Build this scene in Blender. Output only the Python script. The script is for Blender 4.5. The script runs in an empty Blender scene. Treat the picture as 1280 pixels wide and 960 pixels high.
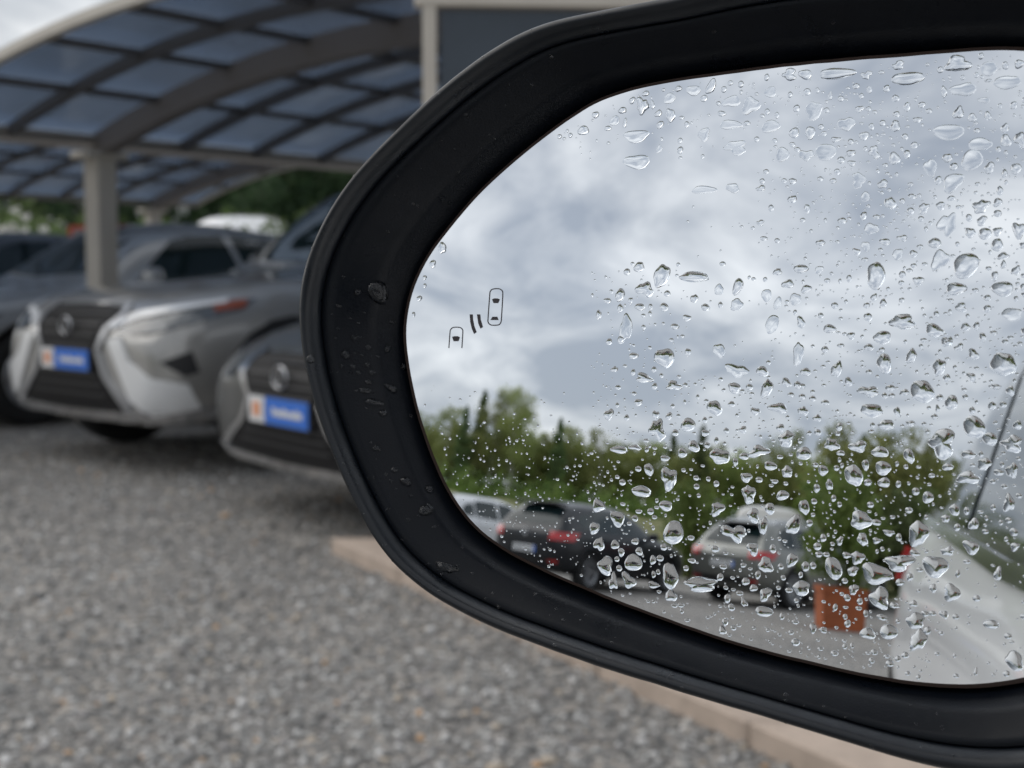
import bpy, bmesh, math, random
import numpy as np
from mathutils import Vector, Matrix
from mathutils.bvhtree import BVHTree
from mathutils.geometry import delaunay_2d_cdt
R = math.radians
sc = bpy.context.scene
COL = sc.collection
random.seed(7); rng = np.random.default_rng(7)

# ---------------------------------------------------------------- camera
cam = bpy.data.cameras.new('camera'); camo = bpy.data.objects.new('camera', cam); COL.objects.link(camo)
cam.sensor_width = 36; cam.lens = 1700 / 1280 * 36
cam.clip_start = 0.01; cam.clip_end = 3000
camo.location = (0, 0, 1.05); camo.rotation_euler = (R(90 - 4.708), 0, 0)
cam.dof.use_dof = True; cam.dof.focus_distance = 0.292; cam.dof.aperture_fstop = 23.0
cam.dof.aperture_blades = 0
sc.camera = camo
# ---------------------------------------------------------------- world: broken cloud over a Nishita sky
w = bpy.data.worlds.new('World'); sc.world = w; w.use_nodes = True
nt = w.node_tree; nt.nodes.clear()
def N_(t, **k):
    n = nt.nodes.new(t)
    for a, b in k.items(): setattr(n, a, b)
    return n
SUN_EL, SUN_AZ = 42, 290      # degrees; azimuth clockwise from +Y
tc = N_('ShaderNodeTexCoord'); sky = N_('ShaderNodeTexSky', sky_type='NISHITA', sun_disc=False)
sky.sun_elevation = R(SUN_EL); sky.sun_rotation = R(SUN_AZ); sky.air_density = 1.2; sky.dust_density = 2.0
sep = N_('ShaderNodeSeparateXYZ'); nt.links.new(tc.outputs['Generated'], sep.inputs[0])
den = N_('ShaderNodeMath', operation='MAXIMUM'); den.inputs[1].default_value = 0.0; nt.links.new(sep.outputs['Z'], den.inputs[0])
den2 = N_('ShaderNodeMath', operation='ADD'); den2.inputs[1].default_value = 0.30; nt.links.new(den.outputs[0], den2.inputs[0])
dv = N_('ShaderNodeVectorMath', operation='DIVIDE'); nt.links.new(tc.outputs['Generated'], dv.inputs[0])
cmb = N_('ShaderNodeCombineXYZ'); cmb.inputs[2].default_value = 1.0
nt.links.new(den2.outputs[0], cmb.inputs[0]); nt.links.new(den2.outputs[0], cmb.inputs[1]); nt.links.new(cmb.outputs[0], dv.inputs[1])
def noise(scale, detail, rough, dist=0.0, off=(0, 0, 0)):
    mp = N_('ShaderNodeMapping'); mp.inputs['Location'].default_value = off
    nt.links.new(dv.outputs[0], mp.inputs[0])
    n = N_('ShaderNodeTexNoise'); n.inputs['Scale'].default_value = scale; n.inputs['Detail'].default_value = detail
    n.inputs['Roughness'].default_value = rough; n.inputs['Distortion'].default_value = dist
    nt.links.new(mp.outputs[0], n.inputs['Vector']); return n
n1 = noise(3.2, 9, 0.55, 0.4, (3.1, 1.7, 0)); n2 = noise(1.1, 5, 0.5, 0.3, (8.2, 4.4, 2))
r1 = N_('ShaderNodeValToRGB'); nt.links.new(n1.outputs['Fac'], r1.inputs[0])
e = r1.color_ramp.elements
e[0].position = 0.36; e[0].color = (3.1, 3.4, 3.9, 1)
e[1].position = 0.66; e[1].color = (7.5, 7.6, 7.7, 1)
m_ = r1.color_ramp.elements.new(0.50); m_.color = (5.0, 5.2, 5.5, 1)
r2 = N_('ShaderNodeValToRGB'); nt.links.new(n2.outputs['Fac'], r2.inputs[0])
r2.color_ramp.elements[0].position = 0.25; r2.color_ramp.elements[0].color = (0.88,) * 3 + (1,)
r2.color_ramp.elements[1].position = 0.75; r2.color_ramp.elements[1].color = (1.05,) * 3 + (1,)
mul = N_('ShaderNodeMix', data_type='RGBA', blend_type='MULTIPLY'); mul.inputs[0].default_value = 1.0
nt.links.new(r1.outputs[0], mul.inputs[6]); nt.links.new(r2.outputs[0], mul.inputs[7])
mix = N_('ShaderNodeMix', data_type='RGBA'); mix.inputs[0].default_value = 0.9
nt.links.new(sky.outputs[0], mix.inputs[6]); nt.links.new(mul.outputs[2], mix.inputs[7])
bg = N_('ShaderNodeBackground'); bg.inputs['Strength'].default_value = 0.135
nt.links.new(mix.outputs[2], bg.inputs[0])
wo = N_('ShaderNodeOutputWorld'); nt.links.new(bg.outputs[0], wo.inputs[0])
# ---------------------------------------------------------------- sun behind the cloud
sl = bpy.data.lights.new('sun', 'SUN'); sl.energy = 1.5; sl.angle = R(70); sl.color = (1, 0.96, 0.9)
so = bpy.data.objects.new('sun', sl); COL.objects.link(so)
so.rotation_euler = (R(90 - SUN_EL), 0, R(180 - SUN_AZ)); so.location = (0, 0, 30)
vs = sc.view_settings
vs.view_transform = 'Standard'; vs.look = 'None'; vs.exposure = 0.0; vs.gamma = 1.0; vs.use_curve_mapping = False
cy = sc.cycles
cy.max_bounces = 14; cy.transmission_bounces = 10; cy.glossy_bounces = 8; cy.transparent_max_bounces = 16; cy.diffuse_bounces = 3
cy.use_denoising = True; cy.sample_clamp_indirect = 6.0
try: cy.denoiser = 'OPENIMAGEDENOISE'
except Exception: pass

# ---------------------------------------------------------------- helpers
def tag(o, label=None, cat=None, group=None, kind=None):
    if label: o['label'] = label
    if cat: o['category'] = cat
    if group: o['group'] = group
    if kind: o['kind'] = kind
    return o
def link(name, me, mat=None, parent=None, smooth=False):
    o = bpy.data.objects.new(name, me); COL.objects.link(o)
    if mat is not None and not me.materials: me.materials.append(mat)
    if smooth: me.polygons.foreach_set('use_smooth', [True] * len(me.polygons))
    if parent: o.parent = parent
    return o
def empty(name, loc=(0, 0, 0), rz=0):
    o = bpy.data.objects.new(name, None); COL.objects.link(o); o.location = loc; o.rotation_euler = (0, 0, rz); o.empty_display_size = 0.2
    return o
def mesh(name, v, f):
    me = bpy.data.meshes.new(name); me.from_pydata([tuple(p) for p in v], [], [tuple(q) for q in f]); me.update(); return me
def quick(name, verts, quads):   # large numpy meshes
    me = bpy.data.meshes.new(name); k = quads.shape[1]
    me.vertices.add(len(verts)); me.vertices.foreach_set('co', verts.astype(np.float32).ravel())
    me.loops.add(quads.size); me.loops.foreach_set('vertex_index', quads.astype(np.int32).ravel())
    me.polygons.add(len(quads)); me.polygons.foreach_set('loop_start', np.arange(0, quads.size, k, dtype=np.int32))
    me.polygons.foreach_set('loop_total', np.full(len(quads), k, dtype=np.int32)); me.update(calc_edges=True); return me
def box_bm(bm, c, s, rot=None, bev=0.0):
    r = bmesh.ops.create_cube(bm, size=1.0); vs_ = r['verts']
    bmesh.ops.scale(bm, vec=s, verts=vs_)
    if bev:
        ed = list({e for v in vs_ for e in v.link_edges})
        rr = bmesh.ops.bevel(bm, geom=ed, offset=bev, segments=2, affect='EDGES', profile=0.5); vs_ = list({v for f in rr['faces'] for v in f.verts} | {v for v in vs_ if v.is_valid})
    if rot is not None: bmesh.ops.rotate(bm, cent=(0, 0, 0), matrix=rot, verts=vs_)
    bmesh.ops.translate(bm, vec=c, verts=vs_)
def bm_mesh(name, bm):
    me = bpy.data.meshes.new(name); bm.to_mesh(me); bm.free(); return me
def box(name, c, s, mat, parent=None, rot=None, bev=0.0):
    bm = bmesh.new(); box_bm(bm, c, s, rot, bev); return link(name, bm_mesh(name, bm), mat, parent)
def tube(path, rad, n=8, cap=True):
    P = [Vector(p) for p in path]; V = []; F = []
    for i, p in enumerate(P):
        d = (P[min(i + 1, len(P) - 1)] - P[max(i - 1, 0)]).normalized()
        a = d.orthogonal().normalized() if abs(d.z) > .9 else d.cross(Vector((0, 0, 1))).normalized()
        b = d.cross(a); r = rad[i] if hasattr(rad, '__len__') else rad
        for k in range(n):
            t = 2 * math.pi * k / n; V.append(p + a * (r * math.cos(t)) + b * (r * math.sin(t)))
    for i in range(len(P) - 1):
        for k in range(n):
            F.append((i * n + k, i * n + (k + 1) % n, (i + 1) * n + (k + 1) % n, (i + 1) * n + k))
    if cap: F.append(tuple(range(n))[::-1]); F.append(tuple((len(P) - 1) * n + k for k in range(n)))
    return V, F
def lathe(prof, n, axis='y'):
    V = []; F = []; m = len(prof)
    for k in range(n):
        t = 2 * math.pi * k / n
        for (r, h) in prof: V.append((r * math.cos(t), h, r * math.sin(t)))
    for k in range(n):
        for i in range(m - 1):
            a = k * m + i; b = ((k + 1) % n) * m + i; F.append((a, a + 1, b + 1, b))
    return V, F
def pchip(X, Y, x):
    X = np.asarray(X, float); Y = np.asarray(Y, float); h = np.diff(X); d = np.diff(Y) / h; m = np.zeros(len(X))
    for i in range(1, len(X) - 1):
        if d[i - 1] * d[i] > 0:
            w1 = 2 * h[i] + h[i - 1]; w2 = h[i] + 2 * h[i - 1]; m[i] = (w1 + w2) / (w1 / d[i - 1] + w2 / d[i])
    m[0] = d[0]; m[-1] = d[-1]
    i = np.clip(np.searchsorted(X, x) - 1, 0, len(h) - 1); t = (x - X[i]) / h[i]
    return ((1 + 2 * t) * (1 - t) ** 2 * Y[i] + t * (1 - t) ** 2 * h[i] * m[i] + t * t * (3 - 2 * t) * Y[i + 1] + t * t * (t - 1) * h[i] * m[i + 1])

# ---------------------------------------------------------------- materials
MATS = {}
def mat(name, base, rough=0.5, metal=0.0, coat=0.0, var=0.0, vscale=8.0, bump=0.0, bscale=200.0, spec=0.5, base2=None, emit=None, trans=0.0, ior=1.45, bdist=0.001, objvar=0.0, coord='Object', rvar=0.0):
    if name in MATS: return MATS[name]
    m = bpy.data.materials.new(name); m.use_nodes = True; t = m.node_tree; b = t.nodes['Principled BSDF']
    c = tuple(base) + (1,)
    b.inputs['Base Color'].default_value = c; b.inputs['Roughness'].default_value = rough; b.inputs['Metallic'].default_value = metal
    b.inputs['Coat Weight'].default_value = coat; b.inputs['Coat Roughness'].default_value = 0.04
    b.inputs['Specular IOR Level'].default_value = spec; b.inputs['Transmission Weight'].default_value = trans; b.inputs['IOR'].default_value = ior
    if emit: b.inputs['Emission Color'].default_value = tuple(emit[:3]) + (1,); b.inputs['Emission Strength'].default_value = emit[3]
    tcn = t.nodes.new('ShaderNodeTexCoord')
    if var or base2 or objvar:
        n = t.nodes.new('ShaderNodeTexNoise'); n.inputs['Scale'].default_value = vscale; n.inputs['Detail'].default_value = 6; n.inputs['Roughness'].default_value = 0.6
        t.links.new(tcn.outputs[coord], n.inputs['Vector'])
        r = t.nodes.new('ShaderNodeValToRGB'); r.color_ramp.elements[0].position = 0.3; r.color_ramp.elements[1].position = 0.7
        lo = tuple(x * (1 - var) for x in base); hi = base2 if base2 else tuple(min(1, x * (1 + var)) for x in base)
        r.color_ramp.elements[0].color = lo + (1,); r.color_ramp.elements[1].color = tuple(hi) + (1,)
        t.links.new(n.outputs['Fac'], r.inputs[0]); out = r.outputs[0]
        if objvar:
            oi = t.nodes.new('ShaderNodeObjectInfo'); hs = t.nodes.new('ShaderNodeHueSaturation'); mr = t.nodes.new('ShaderNodeMapRange')
            mr.inputs['To Min'].default_value = 1 - objvar; mr.inputs['To Max'].default_value = 1 + objvar
            t.links.new(oi.outputs['Random'], mr.inputs['Value']); t.links.new(mr.outputs[0], hs.inputs['Value']); t.links.new(out, hs.inputs['Color']); out = hs.outputs[0]
        t.links.new(out, b.inputs['Base Color'])
    if rvar:
        n = t.nodes.new('ShaderNodeTexNoise'); n.inputs['Scale'].default_value = 90; n.inputs['Detail'].default_value = 7; n.inputs['Roughness'].default_value = .65
        t.links.new(tcn.outputs[coord], n.inputs['Vector']); mr = t.nodes.new('ShaderNodeMapRange'); mr.inputs['From Min'].default_value = .3; mr.inputs['From Max'].default_value = .7
        mr.inputs['To Min'].default_value = rough - rvar; mr.inputs['To Max'].default_value = rough + rvar; t.links.new(n.outputs['Fac'], mr.inputs['Value']); t.links.new(mr.outputs[0], b.inputs['Roughness'])
    if bump:
        n = t.nodes.new('ShaderNodeTexNoise'); n.inputs['Scale'].default_value = bscale; n.inputs['Detail'].default_value = 4
        t.links.new(tcn.outputs[coord], n.inputs['Vector'])
        bp = t.nodes.new('ShaderNodeBump'); bp.inputs['Strength'].default_value = bump; bp.inputs['Distance'].default_value = bdist
        t.links.new(n.outputs['Fac'], bp.inputs['Height']); t.links.new(bp.outputs[0], b.inputs['Normal'])
    MATS[name] = m; return m
M_plastic = mat('black_plastic', (0.006, 0.008, 0.0115), 0.33, bump=0.3, bscale=2600, bdist=0.0001, spec=0.45, rvar=.12)
M_plastic_in = mat('black_plastic_inner', (0.0032, 0.0045, 0.0072), 0.34, bump=0.5, bscale=2200, bdist=0.0001, spec=0.2, rvar=.12)
M_edge = mat('mirror_edge', (0.05, 0.035, 0.03), 0.3)
M_icon = mat('etched_icon', (0.035, 0.03, 0.035), 0.5)
M_glass_dark = mat('dark_car_glass', (0.014, 0.026, 0.028), 0.03, spec=0.5)
M_tyre = mat('tyre_rubber', (0.018, 0.018, 0.019), 0.8, var=0.2, bump=0.3, bscale=60)
M_rim = mat('alloy_rim', (0.42, 0.43, 0.45), 0.28, metal=0.9)
M_chrome = mat('satin_chrome', (0.72, 0.73, 0.75), 0.16, metal=1.0)
M_badge = mat('badge_satin', (.42, .43, .45), .35, metal=.8)
M_black = mat('gloss_black', (0.012, 0.012, 0.014), 0.22, coat=0.5)
M_trim = mat('matt_black_trim', (0.02, 0.02, 0.022), 0.6)
M_head = mat('headlamp_glass', (0.11, 0.118, 0.125), 0.12, metal=0.3, coat=.8, var=0.5, vscale=9)
M_amber = mat('amber_lens', (0.26, 0.055, 0.018), 0.3, coat=1.0)
M_red = mat('red_lens', (0.50, 0.012, 0.014), 0.18, coat=1.0)
M_plate_w = mat('plate_white', (0.72, 0.73, 0.74), 0.35)
M_plate_b = mat('plate_blue', (0.03, 0.16, 0.62), 0.35)
M_ink = mat('plate_ink', (0.03, 0.03, 0.035), 0.5)
M_orange = mat('logo_orange', (0.75, 0.32, 0.16), 0.4)
def paint(name, c, metal=0.5, rough=0.32): return mat(name, c, rough, metal=metal, coat=1.0, bump=0.04, bscale=1200, bdist=0.0002)
RO=[98.2,96.9,95.5,94.1,92.7,91.4,90.2,89.1,88.1,87.2,86.4,85.4,84.2,82.7,81.1,79.4,77.6,75.9,74.3,72.8,71.4,70.1,69.0,68.1,67.3,66.7,66.3,65.9,65.7,65.6,65.6,65.9,66.3,66.8,67.5,68.4,69.4,70.7,72.3,74.1,76.2,78.6,81.4,84.5,87.7,91.0,94.2,97.1,99.6,101.6,103.0,103.6,103.4,102.4,101.1,99.6,98.1,96.7,95.4,94.2,93.2,92.3,91.6,91.1,90.8,90.6,90.7,91.0,91.4,92.0,92.8,93.8,94.9,96.2,97.6,99.0,100.4,101.6,102.3,102.4,101.8,100.5,98.7,96.5,94.2,91.8,89.7,87.7,85.9,84.4,83.1,82.0,81.0,80.2,79.4,78.8,78.2,77.7,77.4,77.3,77.6,78.1,78.8,79.7,80.8,82.1,83.4,84.6,85.6,86.4,87.2,87.9,88.7,89.5,90.3,91.3,92.4,93.8,95.3,96.8,98.1,99.2,100.1,100.8,101.2,101.1,100.5,99.5]
RI=[76.9,76.0,75.1,74.3,73.5,72.7,72.0,71.3,70.7,70.0,69.2,68.3,67.2,65.9,64.4,63.0,61.5,60.1,58.9,57.8,56.8,55.9,55.2,54.7,54.2,53.9,53.6,53.5,53.5,53.6,53.9,54.2,54.7,55.3,56.0,56.8,57.7,58.8,60.0,61.3,62.9,64.7,66.7,68.8,71.2,73.6,76.1,78.6,80.9,83.1,84.8,85.8,86.2,85.7,84.7,83.2,81.7,80.2,78.9,77.8,76.9,76.2,75.7,75.3,75.1,75.0,75.1,75.4,75.8,76.4,77.1,78.1,79.1,80.4,81.9,83.5,85.2,86.7,87.7,88.0,87.1,85.0,82.2,79.3,76.5,74.1,71.9,70.1,68.6,67.2,66.0,65.1,64.2,63.6,63.0,62.6,62.3,62.2,62.2,62.4,62.7,63.1,63.6,64.2,64.8,65.4,66.0,66.4,66.6,66.9,67.2,67.6,68.1,68.7,69.4,70.2,71.1,72.0,72.9,73.9,75.0,76.2,77.2,78.0,78.5,78.6,78.4,77.8]
DROPS="""-9.9,-4.0,3.21,2.36 3.3,-4.0,2.73,2.64 -0.7,-8.3,3.45,3.32 -17.7,-7.9,2.20,1.70 -13.0,-13.5,3.61,4.73 -24.4,-10.8,2.25,2.75 -6.3,-12.1,3.52,3.01 -21.5,-18.2,4.46,1.71 -17.9,-17.5,2.93,1.36 -4.8,-16.5,2.63,2.66 -7.2,-18.0,2.12,2.34 1.0,-18.2,4.81,3.30 -11.0,-19.4,2.51,1.34 -14.5,-22.0,2.18,2.87 -9.9,-23.5,3.92,4.69 -15.9,-26.7,4.74,2.54 6.1,-17.9,2.36,1.64 6.8,-22.2,2.36,2.28 7.5,-25.6,3.02,3.91 -10.6,-10.5,1.43,2.02 -9.0,-13.9,1.60,1.68 -16.9,-22.0,1.65,1.36 -20.4,-25.1,1.67,1.53 -25.7,-30.5,3.02,3.09 -10.3,-29.3,3.22,2.34 -21.1,-32.9,3.71,3.41 -8.3,-34.8,4.62,5.34 1.0,-29.1,2.75,3.29 4.9,-33.7,5.09,3.59 -25.1,-38.7,2.64,3.08 -21.4,-38.5,2.23,2.04 -15.8,-39.4,1.82,1.86 -23.4,-43.2,3.75,4.10 -17.0,-41.9,4.40,3.72 -17.9,-45.8,3.13,3.39 -8.6,-43.9,3.56,6.00 -1.8,-44.9,7.30,3.30 -12.2,-46.1,2.52,1.68 -8.2,-48.0,2.67,2.67 -12.6,-40.9,1.62,2.18 -11.0,-40.4,1.79,1.51 -21.4,-46.4,2.24,3.40 -20.2,-43.4,1.48,1.53 -20.8,-41.5,1.30,1.36 -12.3,-43.9,1.08,1.68 -11.3,-43.3,1.08,1.34 -26.4,-35.4,2.65,2.75 -17.1,-32.5,1.65,1.52 10.1,-3.9,2.66,3.92 12.7,-7.7,3.96,2.27 6.5,-3.7,1.68,1.48 8.0,-8.6,2.35,1.64 14.7,-13.9,3.27,3.55 9.2,-16.7,4.34,2.60 18.4,-16.6,3.23,2.89 11.7,-19.5,2.98,1.94 15.2,-20.5,2.29,2.58 23.9,-14.5,3.17,2.54 22.4,-19.7,2.07,2.39 23.8,-22.5,1.59,2.38 28.5,-20.3,3.75,4.41 29.1,-14.6,3.43,2.52 30.7,-18.1,1.55,2.36 34.1,-18.5,3.07,3.13 34.4,-21.3,2.45,2.19 33.4,-15.4,3.69,2.19 31.4,-7.3,4.64,2.83 34.3,-10.0,3.37,2.19 30.6,-3.6,4.34,2.21 20.7,-9.4,1.93,1.60 17.8,-8.1,2.27,1.93 9.5,-22.5,1.67,1.30 14.5,-25.3,2.62,2.25 31.3,-21.5,1.70,1.57 17.4,-3.1,1.62,1.29 15.2,-4.9,1.63,1.13 17.5,-5.2,1.62,1.29 19.6,-5.5,1.61,1.28 8.7,-29.8,2.68,3.25 12.0,-28.2,2.15,2.59 19.0,-27.3,2.26,3.20 17.0,-31.0,2.93,4.49 10.8,-31.7,1.99,3.88 30.3,-29.0,4.04,4.08 30.8,-32.7,2.17,2.66 20.2,-30.4,1.45,1.59 22.0,-34.9,1.76,1.75 8.9,-36.6,2.68,2.60 13.0,-36.2,1.48,2.09 26.4,-33.4,1.42,2.05 17.0,-38.1,2.60,2.88 11.7,-39.6,3.31,3.23 25.4,-38.9,3.48,4.74 30.0,-36.4,2.80,2.67 29.2,-39.1,2.19,2.04 19.8,-39.1,1.77,2.23 21.3,-38.8,1.44,1.59 33.7,-39.2,5.54,4.67 34.6,-43.9,3.99,4.35 29.5,-42.7,1.87,2.35 19.2,-43.5,3.56,3.19 11.9,-45.5,2.32,3.23 11.8,-49.0,3.98,2.26 9.4,-44.5,1.84,1.62 14.8,-39.6,1.31,1.45 15.4,-41.8,1.15,1.28 30.8,-44.9,1.24,1.56 7.5,-47.6,1.52,1.95 33.3,2.0,3.08,4.10 40.8,-3.2,4.80,4.66 55.4,2.6,5.15,4.56 45.0,-13.0,5.02,5.84 43.7,1.6,2.67,3.41 38.4,3.6,2.12,3.13 50.7,-9.6,4.35,4.58 49.9,4.3,1.89,2.46 45.3,6.6,1.63,2.01 46.3,-5.1,2.65,3.08 57.6,-12.4,3.97,3.32 53.6,-11.7,2.87,2.73 50.0,-19.3,4.07,2.74 52.8,-16.5,2.59,2.73 38.9,-15.8,2.11,3.10 57.5,-23.6,2.27,3.31 57.8,-17.4,2.27,3.01 53.7,-5.4,1.72,1.82 55.7,-5.1,1.57,1.36 36.3,-7.4,1.52,2.19 43.8,-6.4,0.89,1.85 58.4,-8.8,1.70,2.11 42.8,-23.6,2.23,2.46 46.2,-17.5,2.35,1.53 38.9,-9.5,1.81,1.40 49.9,-14.9,2.91,1.83 47.2,5.6,1.91,1.54 41.3,-30.7,3.89,5.24 47.8,-25.6,2.05,2.44 38.0,-36.6,5.45,3.41 44.7,-36.7,4.74,4.59 47.9,-41.4,2.93,3.96 46.9,-33.6,2.65,1.83 51.1,-32.4,3.19,2.73 41.5,-47.5,3.60,3.38 42.2,-51.1,3.29,4.30 36.6,-50.2,3.66,3.10 32.6,-51.0,3.09,2.50 46.7,-45.7,1.77,1.83 48.9,-45.9,1.46,1.22 56.1,-37.0,1.57,2.71 52.5,-42.0,1.59,1.51 55.3,-46.6,3.15,1.81 59.7,-53.0,3.39,3.89 44.5,-40.9,1.48,1.99 43.8,-49.1,1.49,1.84 38.3,-40.4,1.82,1.55 40.1,-39.2,1.35,1.85 52.9,-55.8,0.87,1.81 49.4,-57.1,1.32,0.91 34.0,-54.5,1.54,1.25 48.9,-37.7,1.02,1.67 41.9,-37.6,1.50,1.08 51.4,-28.0,2.03,2.43 48.4,-28.9,1.32,1.68 -19.4,21.1,2.59,2.43 -14.1,19.2,3.99,5.15 -6.8,19.0,7.08,2.38 -23.4,15.0,2.44,3.13 -17.7,16.3,4.04,3.45 -18.6,12.5,2.58,1.72 -13.1,12.5,2.17,2.05 -6.5,14.4,1.94,2.03 -1.2,16.3,2.08,2.69,f 2.8,17.0,2.39,3.67 2.8,13.2,2.73,3.00,f -21.6,7.9,3.35,5.87,f -22.6,5.3,1.87,1.90 -12.3,1.8,4.68,4.41 -19.4,2.0,2.58,1.54 -16.7,-2.7,4.39,2.05 -0.4,3.6,2.76,3.33,f 3.6,-0.4,5.11,2.97,f 9.0,-0.4,2.67,2.29 10.5,9.3,2.99,4.27,f 15.8,20.7,3.27,1.96 19.5,20.5,1.94,1.95,f 15.0,14.5,2.62,2.61,f 11.4,13.6,1.66,2.96,f 17.1,16.6,2.28,1.79 13.3,17.6,2.64,1.97 16.2,3.4,2.28,5.19,f 16.4,9.8,1.63,2.93 22.3,8.6,2.88,1.93 17.9,-0.2,2.43,1.78 14.1,-2.5,2.13,1.95 16.4,-2.9,1.63,1.78 24.1,0.5,2.22,3.52 26.6,7.3,1.89,1.60 9.0,15.2,2.34,2.97,f -20.9,13.8,1.11,1.90 -16.2,12.5,1.10,1.72 29.1,44.2,2.20,2.77 33.1,42.8,2.17,2.91 26.3,38.6,2.54,3.91,f 40.1,40.7,2.73,3.83,f 44.5,37.7,3.88,4.11,f 31.1,37.7,2.18,1.94 32.8,33.8,2.48,2.57 27.9,35.2,1.89,2.27,f 39.3,32.7,2.12,2.22 36.8,32.2,1.53,1.59 43.2,42.6,2.10,1.91 47.8,42.0,4.14,4.73,f 51.1,40.4,1.90,2.51 55.9,40.1,2.01,2.49 49.9,32.9,3.22,2.81 52.9,33.6,2.03,1.87 50.2,30.1,1.90,2.18 47.8,30.7,1.33,1.72 43.9,29.5,3.58,4.72,f 48.2,27.8,2.06,2.18 50.9,27.6,2.62,2.49 53.0,31.5,1.74,1.55 57.0,28.2,2.28,3.69 53.2,25.4,2.31,2.78 29.4,28.7,3.44,2.25,f 32.2,26.1,2.48,1.60 41.7,25.8,2.70,2.21 35.5,26.8,2.15,1.59 42.9,22.5,3.88,3.77,f 28.5,25.2,1.88,2.25,f 34.8,23.6,2.15,2.54,f 37.8,23.7,1.82,1.58 47.7,21.4,5.00,5.29 30.8,19.3,3.73,6.07 54.6,17.0,4.31,3.07 46.1,16.9,3.84,2.80 54.4,23.3,2.30,1.54 54.5,21.6,1.15,1.85 53.0,19.4,1.44,2.16 39.0,18.4,2.12,1.89 35.9,19.6,1.53,1.58 36.4,10.3,5.18,3.15 32.7,7.1,3.70,2.85 42.5,8.7,3.58,2.80 56.5,12.1,3.99,2.75,f 44.8,6.5,2.07,2.17 48.2,9.5,1.90,1.85 52.0,13.1,1.59,1.69 47.2,13.3,2.35,1.86 51.9,15.2,1.45,1.39 30.2,5.1,2.18,1.59 51.4,7.6,1.45,2.15 29.7,11.1,1.87,1.91 56.8,20.5,1.71,2.14 -21.3,56.5,3.01,3.93 -14.6,54.0,2.39,3.18 -16.8,52.0,1.85,1.94 -17.4,54.5,1.85,1.77 -15.1,57.7,2.95,2.66,f -25.1,52.8,1.14,2.33 -27.6,53.5,2.69,2.34,f -25.9,55.7,2.30,1.62 -18.9,56.5,1.12,2.14 -5.9,59.7,2.32,3.50 -3.0,58.9,1.41,1.57 -7.3,57.2,1.79,1.75 -9.8,59.1,3.62,2.46,f -1.2,56.2,4.21,2.77,f -1.7,60.2,1.41,1.22 -3.1,53.7,2.12,1.38 -1.0,51.2,5.60,2.07,f -6.7,49.4,2.85,3.12,f 0.5,46.3,5.21,3.08,f -35.0,51.7,3.16,2.19 -38.1,50.8,1.20,1.28 -22.2,49.8,6.78,2.85,f -21.6,44.1,6.38,3.54,f -16.6,46.7,1.66,1.94,f -12.0,48.3,1.27,1.40 -11.8,46.2,1.45,1.92 -20.7,59.1,1.88,1.43 -13.2,59.7,1.83,1.42 0.4,37.7,3.12,2.21,f -5.9,37.5,6.38,1.72,f 3.0,55.1,3.80,4.29,f 7.1,57.7,2.73,2.73,f 7.6,50.4,4.07,3.05,f 10.5,44.4,3.02,3.36,f 15.5,44.1,3.30,2.33,f 16.4,53.3,3.96,4.02,f 19.4,44.6,4.88,3.64,f 23.2,50.2,3.86,2.98,f 10.9,61.2,3.03,2.73 14.2,61.0,3.00,2.37 20.6,60.8,7.50,2.68 26.6,60.1,2.23,1.83 24.7,57.9,1.61,1.33 14.8,57.3,1.66,1.69 16.0,48.7,2.14,3.01 12.7,48.8,2.33,2.35 16.9,57.5,0.99,1.35 19.6,56.2,0.98,2.01 21.8,55.5,1.46,1.33 21.3,47.1,2.10,1.32 24.3,46.5,1.44,1.32 26.9,47.6,2.06,1.97 22.6,42.8,1.77,1.65 24.8,42.1,1.91,1.31 12.4,46.4,1.50,1.17 18.1,49.8,1.31,1.33 18.8,48.4,1.47,1.16 32.8,61.7,2.50,1.97 34.8,58.9,6.83,2.94 44.1,61.3,4.82,3.55 40.9,60.3,1.37,1.46 45.2,58.5,1.05,1.13 41.9,55.8,1.21,2.58 45.5,56.1,5.39,2.89,f 50.0,60.0,3.25,3.20,f 50.1,57.6,1.92,0.64 53.0,60.4,1.32,1.91 53.5,57.1,5.54,2.85,f 55.5,60.6,2.03,1.90 32.9,49.3,2.18,2.44 37.8,53.4,1.53,1.46 44.8,51.5,1.95,2.88 47.4,50.4,1.93,1.75 50.3,50.6,1.47,1.90 43.2,47.7,6.31,3.51,f 49.1,45.1,4.71,2.84,f 53.8,45.6,2.03,2.82 56.4,45.7,2.30,3.12 48.4,47.8,1.33,1.11 34.9,47.1,1.39,1.46 36.8,45.3,1.53,1.61 54.9,52.5,1.59,1.73 39.2,52.1,1.37,1.13 49.4,53.8,2.66,1.27,f -69.5,25.9,2.66,2.83 -71.8,22.2,2.01,2.08 -73.8,19.0,1.35,1.33 -73.6,17.1,1.13,1.32 -74.9,14.1,1.81,1.51 -76.2,10.3,1.14,1.51"""
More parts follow.
